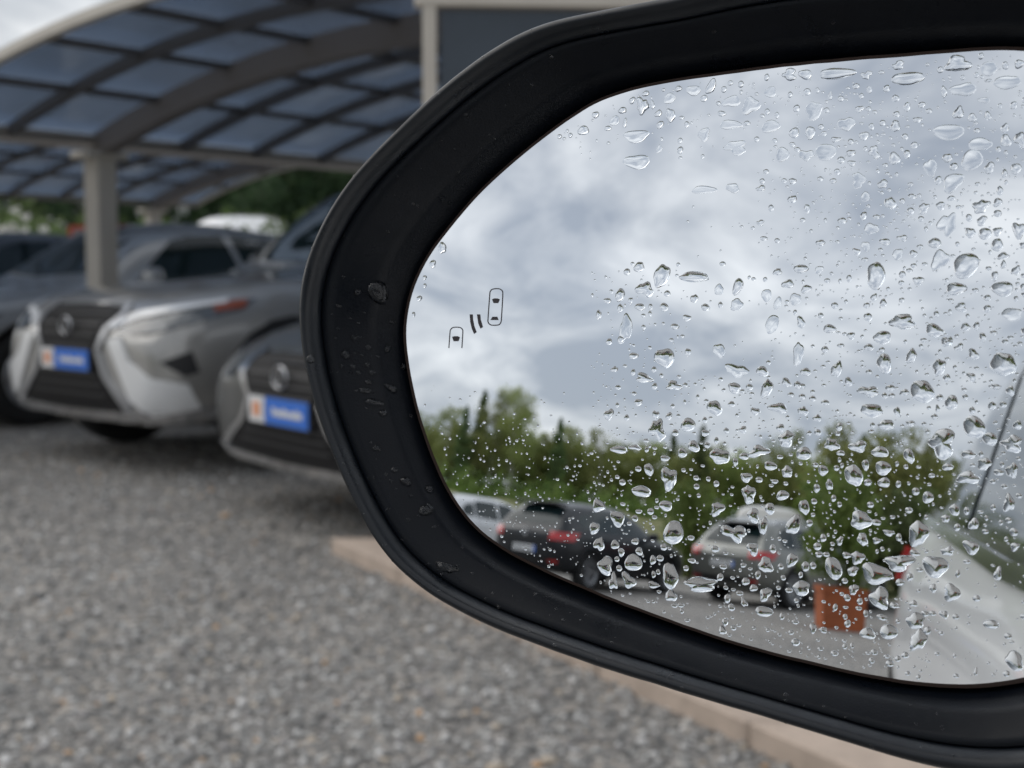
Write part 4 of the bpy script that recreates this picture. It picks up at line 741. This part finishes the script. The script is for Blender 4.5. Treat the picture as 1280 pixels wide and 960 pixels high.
# deeper wood as one mass behind that edge
def wood_mass(name, a0, a1, d0, d1, n, hmin, hmax, z0, m, label, size=.28, per=46):
    C = []; Rr = []
    for i in range(n):
        a = random.uniform(a0, a1); d = random.uniform(d0, d1); h = random.uniform(hmin, hmax); zz = z0 + h * random.random() ** .8; p = pol(a, d, zz); C.append(p); Rr.append(random.uniform(.7, 1.3))
    o = link(name, crown_mesh(C, Rr, per, size, m, .9), None); tag(o, label, 'woodland', kind='stuff')
wood_mass('woodland', 203, 252, 66, 80, 700, 4.4, 6.0, 1.6, M_far_l, 'deep green mass of woodland behind the mirrored tree line')
wood_mass('undergrowth', 203, 250, 50, 58, 230, .8, 1.7, 1.7, M_bush_l, 'yellow green undergrowth along the foot of the mirrored tree line', .16, 60)
G2 = 'shrubs behind the cars in the mirror'
labs = ['tall leafy shrub right behind the grey estate in the mirror', 'rounded shrub between the two dark parked cars in the mirror', 'broad shrub behind the estate roof in the mirror', 'dark shrub beside the white flank in the mirror']
plant('broad', pol(217.0, 27), .72, 'nearest dark tree, above the planter in the mirror', G2); plant('broad', pol(213.9, 29), .74, 'dark tree beside the white car flank in the mirror', G2)
plant('bush', pol(226.8, 25), 1.55, labs[2], G2); plant('bush', pol(218.0, 22), 1.8, labs[0], G2); plant('hedge', pol(213.2, 22), 1.7, labs[3], G2); plant('hedge', pol(215.6, 21), 1.6, 'low dark shrub behind the planter in the mirror', G2)
# planter with its shrub
def planter():
    c = Vector((-8.25, -10.65, 0)); root = empty('planter', c, R(40)); tag(root, 'square terracotta planter box standing on gravel in the mirror', 'planter')
    mt = mat('terracotta', (.36, .105, .04), .8, var=.2, vscale=5, bump=.3, bscale=40); w_ = .62; h_ = .6; V = []; F = []
    prof = [(.44, 0), (.47, .0), (.5, .52), (.53, .52), (.53, .6), (.47, .6), (.46, .5)]
    for (r, z) in prof:
        for a, b in ((-1, -1), (1, -1), (1, 1), (-1, 1)): V.append((a * r * w_, b * r * w_, z * h_ / .6))
    for i in range(len(prof) - 1):
        for k in range(4): F.append((i * 4 + k, i * 4 + (k + 1) % 4, i * 4 + 4 + (k + 1) % 4, i * 4 + 4 + k))
    F.append((3, 2, 1, 0)); link('box', mesh('box', V, F), mt, root)
    link('soil', mesh('soil', [(a * .46 * w_, b * .46 * w_, h_ * .86) for a, b in ((-1, -1), (1, -1), (1, 1), (-1, 1))], [(0, 1, 2, 3)]), mat('soil', (.04, .028, .02), .95, var=.3), root)
    plant('bush', (c.x, c.y, .5), .92, 'bright green shrub growing in the terracotta planter in the mirror', None, sz=1.0)
planter()
# ---------------------------------------------------------------- background beyond the carports
G3 = 'trees and shrubs beyond the carports'
for i, (x, y, k, s, lb) in enumerate([(-12.9, 27, 'dark', .62, 'tree whose top clears the carport roof at the upper left'), (-9.3, 24, 'hedge', 1.25, 'dark shrub beyond the carport at the left edge'), (-8.0, 25, 'hedge', 1.3, 'dark shrub left of the carport post'), (-6.8, 26, 'hedge', 1.3, 'dark shrub just right of the carport post'), (-5.4, 28, 'bush', 1.35, 'lighter green shrub right of the carport post'), (-4.2, 27, 'dark', .62, 'dark tree beyond the carport, nearest the door mirror'), (-2.4, 28, 'dark', .66, 'dark tree behind the door mirror beyond the carport'), (-10.8, 30, 'dark', .55, 'low tree behind the far carport at the left'), (-1.0, 27, 'hedge', 1.4, 'dark shrub hidden behind the door mirror'), (-3.4, 26, 'hedge', 1.4, 'dark shrub below the tree nearest the door mirror'),
    (-6.0, 31, 'dark', .68, 'broad tree filling the gap right of the carport post'), (-8.2, 32, 'dark', .70, 'tree directly behind the carport post'), (-10.2, 28, 'hedge', 1.5, 'wide dark shrub under the far carport at the left'), (-3.6, 31, 'dark', .74, 'tall dark tree where the carport roof meets the door mirror'), (-5.0, 33, 'hedge', 2.2, 'big shrub between the trees beyond the white van'), (-3.75, 20.2, 'hedge', 1.1, 'low dark shrub in front of the white van'), (-1.2, 31, 'dark', .74, 'tree screened by the door mirror beyond the carport')]):
    plant(k, (x, y, 0), s, lb, G3)
def hedge_row():
    C = []; Rr = []
    for k in range(560): C.append((random.uniform(-17, 3), 35 + random.uniform(-.7, .7), 3.5 * random.random() ** .8)); Rr.append(random.uniform(.3, .6))
    tag(link('hedge_row', crown_mesh(C, Rr, 60, .09, M_far_l, 1), None), 'long dark hedge closing the view behind the carports', 'hedge', kind='stuff')
hedge_row()
def blossom():
    C = [(-7.3 + random.gauss(0, .28), 20.5 + random.gauss(0, .2), 1.55 + random.gauss(0, .18)) for _ in range(26)]
    root = empty('flowering_shrub', (-7.3, 20.6, 0)); tag(root, 'shrub with white blossom clusters at the left edge', 'shrub', G3)
    if ('hedge', 0) not in PROTO: PROTO[('hedge', 0)] = proto('hedge')
    tm, cm = PROTO[('hedge', 0)]; a = link('stems', tm, None, root); b = link('foliage', cm, None, root); a.scale = b.scale = (1.15, 1.15, 1.12)
    V, F, t = leaves([(c[0] + 7.3, c[1] - 20.6 - .55, c[2]) for c in C], [.07] * len(C), 26, .035, 1); me = quick('blossom', V, F); link('blossom', me, mat('white_petal', (.75, .74, .70), .6), root)
blossom()
def board():
    root = empty('notice_board', (-6.45, 20.0, 0), R(4)); tag(root, 'red framed pale notice board on posts behind the carport post', 'sign')
    mr = mat('red_frame', (.36, .06, .035), .5); mp = mat('board_face', (.30, .30, .31), .5, var=.15, vscale=4)
    for a in (.0, 1.7): box('post', (a, 0, .86), (.06, .06, 1.72), mr, root)
    box('top_rail', (.85, 0, 1.70), (1.64, .06, .06), mr, root); box('bottom_rail', (.85, 0, 1.16), (1.64, .05, .05), mr, root); box('face', (.85, 0.01, 1.43), (1.64, .02, .48), mp, root)
    V, F = lathe([(.001, .0), (.07, .0), (.075, .02), (.06, .05), (.001, .06)], 16); o = link('red_disc', mesh('red_disc', [(x, -y, z) for x, y, z in V], F), mat('red_disc', (.62, .03, .03), .4), root); o.location = (.22, -.012, 1.43)
board()
# ---------------------------------------------------------------- the door mirror
G = Vector((0.043084, 0.281027, 1.030182)); MN = Vector((-0.449844, -0.882868, 0.134851)).normalized(); MU = Vector((0.891007, -0.453990, 0)).normalized(); MV = MU.cross(-MN).normalized()
SR = 1.2
MM = Matrix(((MU.x, MV.x, MN.x, G.x), (MU.y, MV.y, MN.y, G.y), (MU.z, MV.z, MN.z, G.z), (0, 0, 0, 1)))   # local: u right, v up, w towards the viewer
MI = MM.inverted()
mirror = empty('door_mirror'); mirror.matrix_world = MM
tag(mirror, 'black plastic door mirror with wet convex glass filling the foreground', 'car mirror')
NA = len(RO); TH = [-math.pi + 2 * math.pi * i / NA for i in range(NA)]
def sag(u, v): return math.sqrt(max(0, SR * SR - u * u - v * v)) - SR
def ring(t, w, scale=1.0, inner_extra=0.0):
    out = []
    for a, ro, ri in zip(TH, RO, RI):
        k = .66 + .34 * (1 - max(0, -math.cos(a)) ** 2)   # the lip is slimmer at the outer end
        te = t * k if t <= .36 else (.36 * k + (t - .36) / .39 * (.75 - .36 * k) if t < .75 else t)
        r = (ro * (1 - te) + (ri + inner_extra) * te) * scale * 1e-3; out.append((r * math.cos(a), r * math.sin(a), w))
    return out
def densify(rings, k=2):   # twice as many points round the outline, Catmull-Rom
    res = []
    for r in rings:
        n = len(r); o = []
        for i in range(n):
            p0, p1, p2, p3 = [Vector(r[(i + q) % n]) for q in (-1, 0, 1, 2)]
            for t in (0, .5): o.append(.5 * ((2 * p1) + (-p0 + p2) * t + (2 * p0 - 5 * p1 + 4 * p2 - p3) * t * t + (-p0 + 3 * p1 - 3 * p2 + p3) * t ** 3))
        res.append(o)
    return res
def shell(name, rings, m, parent, capfirst=False, flip=False):
    rings = densify(rings); V = [p for r in rings for p in r]; n = len(rings[0]); F = []
    for i in range(len(rings) - 1):
        for k in range(n):
            q = (i * n + k, i * n + (k + 1) % n, (i + 1) * n + (k + 1) % n, (i + 1) * n + k); F.append(q[::-1] if flip else q)
    if capfirst: F.append(tuple(range(n)))
    o = link(name, mesh(name, V, F), m, parent, smooth=True); return o
# outer rim: rounded lip that runs round the housing, with the housing shell behind it
rimp = [(0.0, -.006), (-.014, -.001), (-.010, .0040), (.02, .0080), (.075, .0110), (.14, .0126), (.21, .0128), (.275, .0117), (.32, .0102), (.342, .0088), (.35, .0074)]
rim = shell('rim', [ring(t, w) for t, w in rimp], M_plastic, mirror)
bezp = [(.348, .0060), (.356, .0080), (.375, .0084), (.48, .0070), (.60, .0050), (.69, .0034), (.735, .0025), (.76, .0014), (.80, -.0002), (.85, -.0022), (.92, -.0046), (.985, -.0066), (1.0, -.0085)]
bezel = shell('bezel', [ring(t, w) for t, w in bezp], M_plastic_in, mirror)
housing = shell('housing', [ring(0, -.070, .30), ring(0, -.068, .52), ring(0, -.060, .74), ring(0, -.045, .90), ring(0, -.026, .975), ring(0, -.012, .992), ring(0, -.0055, .996)], mat('housing_paint', (.55, .565, .585), .25, metal=.15, coat=1), mirror, capfirst=True)
# convex glass: fine polar grid on the sphere
def glass():
    V = [(0, 0, 0)]; Nn = [(0, 0, 1)]; F = []; K = 56; n2 = NA * 2
    edge = densify([ring(1.0, 0)])[0]
    for j in range(1, K + 1):
        for p in edge:
            u, v = p[0] * j / K, p[1] * j / K; V.append((u, v, sag(u, v))); Nn.append((u / SR, v / SR, (sag(u, v) + SR) / SR))
    for k in range(n2): F.append((0, 1 + k, 1 + (k + 1) % n2))
    for j in range(K - 1):
        for k in range(n2): F.append((1 + j * n2 + k, 1 + (j + 1) * n2 + k, 1 + (j + 1) * n2 + (k + 1) % n2, 1 + j * n2 + (k + 1) % n2))
    nv = len(V)
    for p in edge: u, v = p[0] * 1.003, p[1] * 1.003; V.append((u, v, sag(u, v) - .0022)); Nn.append((0, 0, 1))
    me = mesh('glass', V, F); me.polygons.foreach_set('use_smooth', [True] * len(me.polygons))
    me.normals_split_custom_set_from_vertices(Nn)
    m = bpy.data.materials.new('mirror_coating'); m.use_nodes = True; t = m.node_tree; b = t.nodes['Principled BSDF']
    b.inputs['Base Color'].default_value = (.90, .925, .95, 1); b.inputs['Metallic'].default_value = 1; b.inputs['Roughness'].default_value = 0.0
    o = link('glass', me, m, mirror)
    L_ = [ring(1.0, 0)]
    el = densify(L_)[0]; V2 = []; F2 = []
    for p in el:
        for k, w in ((1.0, .00005), (1.012, -.0002), (1.014, -.003)): u, v = p[0] * k, p[1] * k; V2.append((u, v, sag(u, v) + w))
    n = len(el)
    for i in range(n):
        for q in range(2): F2.append((i * 3 + q, i * 3 + q + 1, ((i + 1) % n) * 3 + q + 1, ((i + 1) % n) * 3 + q))
    link('glass_edge', mesh('glass_edge', V2, F2), M_edge, o)
    return o
gl = glass()
def sph(u, v, h=0.0): z = sag(u, v); n = Vector((u, v, z + SR)) / SR; return Vector((u, v, z)) + n * h
def icon_fill(pts):
    me = mesh('icon_mark', [sph(a * 1e-3, b * 1e-3, .00006) for a, b in pts], [tuple(range(len(pts)))[::-1]]); o = link('icon_mark', me, M_icon, gl)
    if me.polygons[0].normal.z < 0: me.flip_normals()
def icon_stroke(pts, wd, closed):
    P = [Vector(p) for p in pts]; n = len(P); Q = []
    seg = n if closed else n - 1
    for i in range(seg):    # Catmull-Rom
        g = lambda k: P[k % n] if closed else P[min(max(k, 0), n - 1)]
        p0, p1, p2, p3 = g(i - 1), g(i), g(i + 1), g(i + 2)
        for t in (0, .25, .5, .75): Q.append(.5 * ((2 * p1) + (-p0 + p2) * t + (2 * p0 - 5 * p1 + 4 * p2 - p3) * t * t + (-p0 + 3 * p1 - 3 * p2 + p3) * t ** 3))
    if not closed: Q.append(P[-1])
    V = []; F = []; m = len(Q)
    for i in range(m):
        a, b = (Q[(i - 1) % m], Q[(i + 1) % m]) if closed else (Q[max(i - 1, 0)], Q[min(i + 1, m - 1)])
        d = (b - a).normalized(); nn = Vector((-d.y, d.x)) * wd / 2
        for s in (-1, 1): q = Q[i] + nn * s; V.append(sph(q.x * 1e-3, q.y * 1e-3, .00006))
    for i in range(m if closed else m - 1): F.append((i * 2, ((i + 1) % m) * 2, ((i + 1) % m) * 2 + 1, i * 2 + 1))
    me = mesh('icon_outline', V, F); link('icon_outline', me, M_icon, gl)
icon_stroke(ICON_CAR, .24, True); icon_stroke(ICON_CAR2, .23, False)
for p in (ICON_F, ICON_R, ICON_F2, ICON_W1, ICON_W2): icon_fill(p)
# foot that joins the housing to the car door
def foot():
    a = G + MU * .085 - MN * .035 - MV * .035; b = a + orr * .13 - Vector((0, 0, .02))
    bm = bmesh.new(); V, F = tube([MI @ a, MI @ a.lerp(b, .5), MI @ b], [.022, .02, .028], 12); bv = [bm.verts.new(v) for v in V]
    for f in F: bm.faces.new([bv[i] for i in f])
    link('foot', bm_mesh('foot', bm), M_plastic, mirror, smooth=True)
foot()
# ---------------------------------------------------------------- raindrops
def water():
    m = bpy.data.materials.new('water'); m.use_nodes = True; t = m.node_tree; t.nodes.clear()
    g = t.nodes.new('ShaderNodeBsdfGlass'); g.inputs['IOR'].default_value = 1.33; g.inputs['Roughness'].default_value = 0.0; g.inputs[0].default_value = (.99, .995, 1, 1)
    o = t.nodes.new('ShaderNodeOutputMaterial'); t.links.new(g.outputs[0], o.inputs[0]); return m
M_water = water()
def drop_geo(w_, h_, flat, seg, rings_, rnd, sink=.00012):
    """irregular dome: outline radius varies, heavier towards its lower side; local z is off the surface"""
    a0 = rnd.uniform(0, 6.28); a1 = rnd.uniform(0, 6.28); irr = rnd.uniform(.06, .26) if max(w_, h_) > .0018 else rnd.uniform(0, .07)
    i3, i5 = irr * rnd.uniform(.3, 1), irr * rnd.uniform(0, .6); skew = rnd.uniform(-.35, .35) * (1 if max(w_, h_) > .0018 else .4)
    heavy = rnd.uniform(.0, .22); mean = math.sqrt(w_ * h_)
    ang = math.radians(rnd.uniform(27, 43) if not flat else rnd.uniform(10, 16)) if mean > .0011 else math.radians(rnd.uniform(30, 46))
    Hh = mean * .5 * math.tan(ang / 2) * (1.0 if mean < .003 else .92)
    V = [(0, -heavy * h_ * .15, Hh)]; F = []
    for j in range(1, rings_ + 1):
        q = j / rings_
        for k in range(seg):
            t = 2 * math.pi * k / seg; r = 1 + i3 * math.cos(2 * t + a0) * .6 + i3 * math.cos(3 * t + a1) + i5 * math.cos(5 * t + a0) + i5 * .35 * math.cos(7 * t - a1)
            x = .5 * w_ * r * math.cos(t) * q; y = .5 * h_ * r * math.sin(t) * q; x += skew * y * .6
            z = Hh * (1 - q ** (2.0 if mean < .002 else 2.3)); y -= heavy * h_ * .15 * (1 - q)
            V.append((x, y, z - (sink if j == rings_ else 0)))
    for k in range(seg): F.append((0, 1 + k, 1 + (k + 1) % seg))
    for j in range(rings_ - 1):
        for k in range(seg): F.append((1 + j * seg + k, 1 + (j + 1) * seg + k, 1 + (j + 1) * seg + (k + 1) % seg, 1 + j * seg + (k + 1) % seg))
    return V, F
rnd = random.Random(11)
def parse(s):
    o = []
    for q in s.split():
        f = q.split(','); o.append((float(f[0]) * 1e-3, float(f[1]) * 1e-3, float(f[2]) * 1e-3, float(f[3]) * 1e-3, len(f) > 4))
    return o
def px(u, v):
    u, v = u * 1e3, v * 1e3; r = [1, u, v, u * v, u * u]; return sum(a * c[0] for a, c in zip(r, PXFIT)), sum(a * c[1] for a, c in zip(r, PXFIT))
def frame_on_glass(u, v):
    z = sag(u, v); n = Vector((u, v, z + SR)).normalized(); x = Vector((1, 0, 0)); x = (x - n * x.dot(n)).normalized(); y = n.cross(x); M = Matrix.Identity(4)
    for i in range(3): M[i][0], M[i][1], M[i][2], M[i][3] = x[i], y[i], n[i], (u, v, z)[i]
    return M
drops = sorted(parse(DROPS), key=lambda d: -d[2] * d[3])
GD = 'raindrops on the mirror glass'
def zone(x, y):
    if y < 125: return 'along the top edge of the glass'
    if y < 300: return 'in the upper left mirrored sky' if x < 980 else 'in the upper right mirrored sky'
    if y < 500: return 'in the mirrored sky above the woodland' if x < 930 else ('in the clouds above the mirrored trees' if x < 1100 else 'in the mirrored sky above the white flank')
    if y < 630: return 'over the mirrored woodland' if x < 930 else ('over the nearer mirrored trees' if x < 1120 else 'over the mirrored car pillar')
    return 'over the mirrored black hatchback' if x < 850 else ('over the mirrored grey estate' if x < 1000 else ('over the mirrored planter' if x < 1110 else 'over the mirrored white flank'))
NBIG = 262; fam = {}
for i, (u, v, a, b, fl) in enumerate(drops[:NBIG]):
    V, F = drop_geo(a, b, fl, 28 if a * b > 4e-6 else 18, 9 if a * b > 4e-6 else 6, rnd); me = mesh('raindrop', V, F)
    o = link('raindrop', me, M_water, None, smooth=True); o.matrix_world = MM @ frame_on_glass(u, v)
    x, y = px(u, v); asp = a / b; mean = math.sqrt(a * b)
    size = 'large' if mean > .0036 else ('medium' if mean > .0022 else 'small')
    shp = 'flat' if fl else ('wide' if asp > 1.45 else ('tall' if asp < .75 else 'round'))
    fam.setdefault((size, shp, zone(x, y)), []).append((x, o))
ORD = 'first second third fourth fifth sixth seventh eighth ninth tenth eleventh twelfth thirteenth fourteenth fifteenth sixteenth seventeenth eighteenth nineteenth twentieth'.split()
for (size, shp, zn), l in fam.items():
    l.sort(key=lambda q: q[0])
    for k, (x, o) in enumerate(l):
        if len(l) == 1: lb = 'only %s %s raindrop %s' % (size, shp, zn)
        else: lb = '%s of the %s %s raindrops %s' % ('leftmost' if k == 0 else ('rightmost' if k == len(l) - 1 else ORD[min(k, 19)] + ' from left'), size, shp, zn)
        tag(o, lb, 'raindrop', GD)
# fine droplets: too many and too small to pick apart
def inside_glass(u, v, k=.985):
    a = math.atan2(v, u); f = (a + math.pi) / (2 * math.pi) * NA; i = int(f) % NA; t = f - int(f); r = RI[i] * (1 - t) + RI[(i + 1) % NA] * t; return math.hypot(u, v) * 1e3 < r * k
def density(x, y):
    d = 0.0
    if x > 930: d = max(d, min(1, (x - 930) / 120) * .95)
    if x > 1180 and y > 690: d *= .25
    if 740 < x < 1100 and y > 470: d = max(d, .85)
    if 530 < x < 770 and y > 480: d = max(d, .55 * min(1, (y - 480) / 60))
    if y < 200 and x > 690: d = max(d, .5 - max(0, (y - 150)) / 120)
    if 740 < x < 860 and 330 < y < 500: d = max(d, .45)
    if 860 < x < 960 and 240 < y < 470: d = max(d, .10)
    return d
def fine():
    V = []; F = []; pl = []
    def add(u, v, a, b, fl, seg=9, rg=4):
        vv, ff = drop_geo(a, b, fl, seg, rg, rnd, .00006); M = frame_on_glass(u, v); o = len(V); V.extend((M @ Vector(p))[:] for p in vv); F.extend(tuple(i + o for i in f) for f in ff)
    for u, v, a, b, fl in drops[NBIG:]: add(u, v, a, b, fl, 12, 5)
    occ = [(d[0], d[1], max(d[2], d[3]) / 2) for d in drops]; cell = {}
    def put(p):
        for i in range(int((p[0] - p[2]) * 1e3 // 3) - 1, int((p[0] + p[2]) * 1e3 // 3) + 2):
            for j in range(int((p[1] - p[2]) * 1e3 // 3) - 1, int((p[1] + p[2]) * 1e3 // 3) + 2): cell.setdefault((i, j), []).append(p)
    for p in occ: put(p)
    n = 0; tries = 0
    while n < 2700 and tries < 60000:
        tries += 1; u, v = rnd.uniform(-.078, .075), rnd.uniform(-.06, .066)
        if not inside_glass(u, v): continue
        x, y = px(u, v)
        if rnd.random() > density(x, y): continue
        r = .0002 + .00075 * rnd.random() ** 2.4
        if x < 770 and y > 470: r = .00014 + .00032 * rnd.random() ** 2
        c = cell.get((int(u * 1e3 // 3), int(v * 1e3 // 3)), ())
        if any((u - p[0]) ** 2 + (v - p[1]) ** 2 < (r + p[2]) ** 2 * .9 for p in c): continue
        k = rnd.uniform(.8, 1.3); add(u, v, 2 * r * k, 2 * r / k, False, 9 if r < .0005 else 12, 4); put((u, v, r)); n += 1
    o = link('fine_droplets', mesh('fine_droplets', V, F), M_water, None, smooth=True); o.matrix_world = MM
    tag(o, 'fine spray of tiny droplets between the raindrops on the mirror glass', 'droplets', kind='stuff')
fine()
# drops on the plastic surround
bb = bmesh.new()
for q in (rim, bezel): bb.from_mesh(q.data)
bbv = BVHTree.FromBMesh(bb); bb.free()
bfam = {}
for u, v, a, b, fl in parse(BEZEL_DROPS):
    h = bbv.ray_cast(Vector((u, v, .08)), Vector((0, 0, -1)))
    if h[0] is None: continue
    n = h[1] if h[1].z > 0 else -h[1]; n.normalize(); x = Vector((1, 0, 0)); x = (x - n * x.dot(n)).normalized(); y = n.cross(x); M = Matrix.Identity(4)
    for i in range(3): M[i][0], M[i][1], M[i][2], M[i][3] = x[i], y[i], n[i], h[0][i]
    V, F = drop_geo(a, b, fl, 20, 7, rnd, .0003); V = [(x_, y_, z_ * 2.0) for x_, y_, z_ in V]; o = link('raindrop', mesh('raindrop', V, F), M_water, None, smooth=True); o.matrix_world = MM @ M
    mean = math.sqrt(a * b); size = 'large' if mean > .003 else ('medium' if mean > .0016 else 'small')
    bfam.setdefault((size, 'upper left' if v > .012 else ('middle left' if v > -.012 else ('lower left' if u < 0 else 'lower right'))), []).append((v, o))
def surround_spray():
    V = []; F = []; n = 0
    for _ in range(4000):
        if n >= 230: break
        i = rnd.randrange(NA); a = TH[i]; wgt = 1.0 if math.cos(a) < -.5 else (.55 if math.sin(a) < -.3 else .12)
        if rnd.random() > wgt: continue
        t = rnd.uniform(.06, .74); r = (RO[i] * (1 - t) + RI[i] * t) * 1e-3; h = bbv.ray_cast(Vector((r * math.cos(a), r * math.sin(a), .08)), Vector((0, 0, -1)))
        if h[0] is None: continue
        nn = h[1] if h[1].z > 0 else -h[1]; x = Vector((1, 0, 0)); x = (x - nn * x.dot(nn)).normalized(); y = nn.cross(x); q = .00018 + .00035 * rnd.random() ** 2; n += 1
        vv, ff = drop_geo(2 * q * rnd.uniform(.8, 1.3), 2 * q, False, 9, 4, rnd, .00006); o = len(V); V.extend((h[0] + x * p[0] + y * p[1] + nn * p[2])[:] for p in vv); F.extend(tuple(k + o for k in f) for f in ff)
    o = link('surround_droplets', mesh('surround_droplets', V, F), M_water, None, smooth=True); o.matrix_world = MM
    tag(o, 'fine specks of rain on the black plastic mirror surround', 'droplets', kind='stuff')
surround_spray()
for (size, wh), l in bfam.items():
    l.sort(key=lambda q: -q[0])
    for k, (v, o) in enumerate(l):
        if len(l) == 1: lb = 'only %s raindrop on the %s black mirror surround' % (size, wh)
        else: lb = '%s of the %s raindrops on the %s black mirror surround' % ('topmost' if k == 0 else ('lowest' if k == len(l) - 1 else ORD[min(k, 19)] + ' from top'), size, wh)
        tag(o, lb, 'raindrop', 'raindrops on the mirror surround')
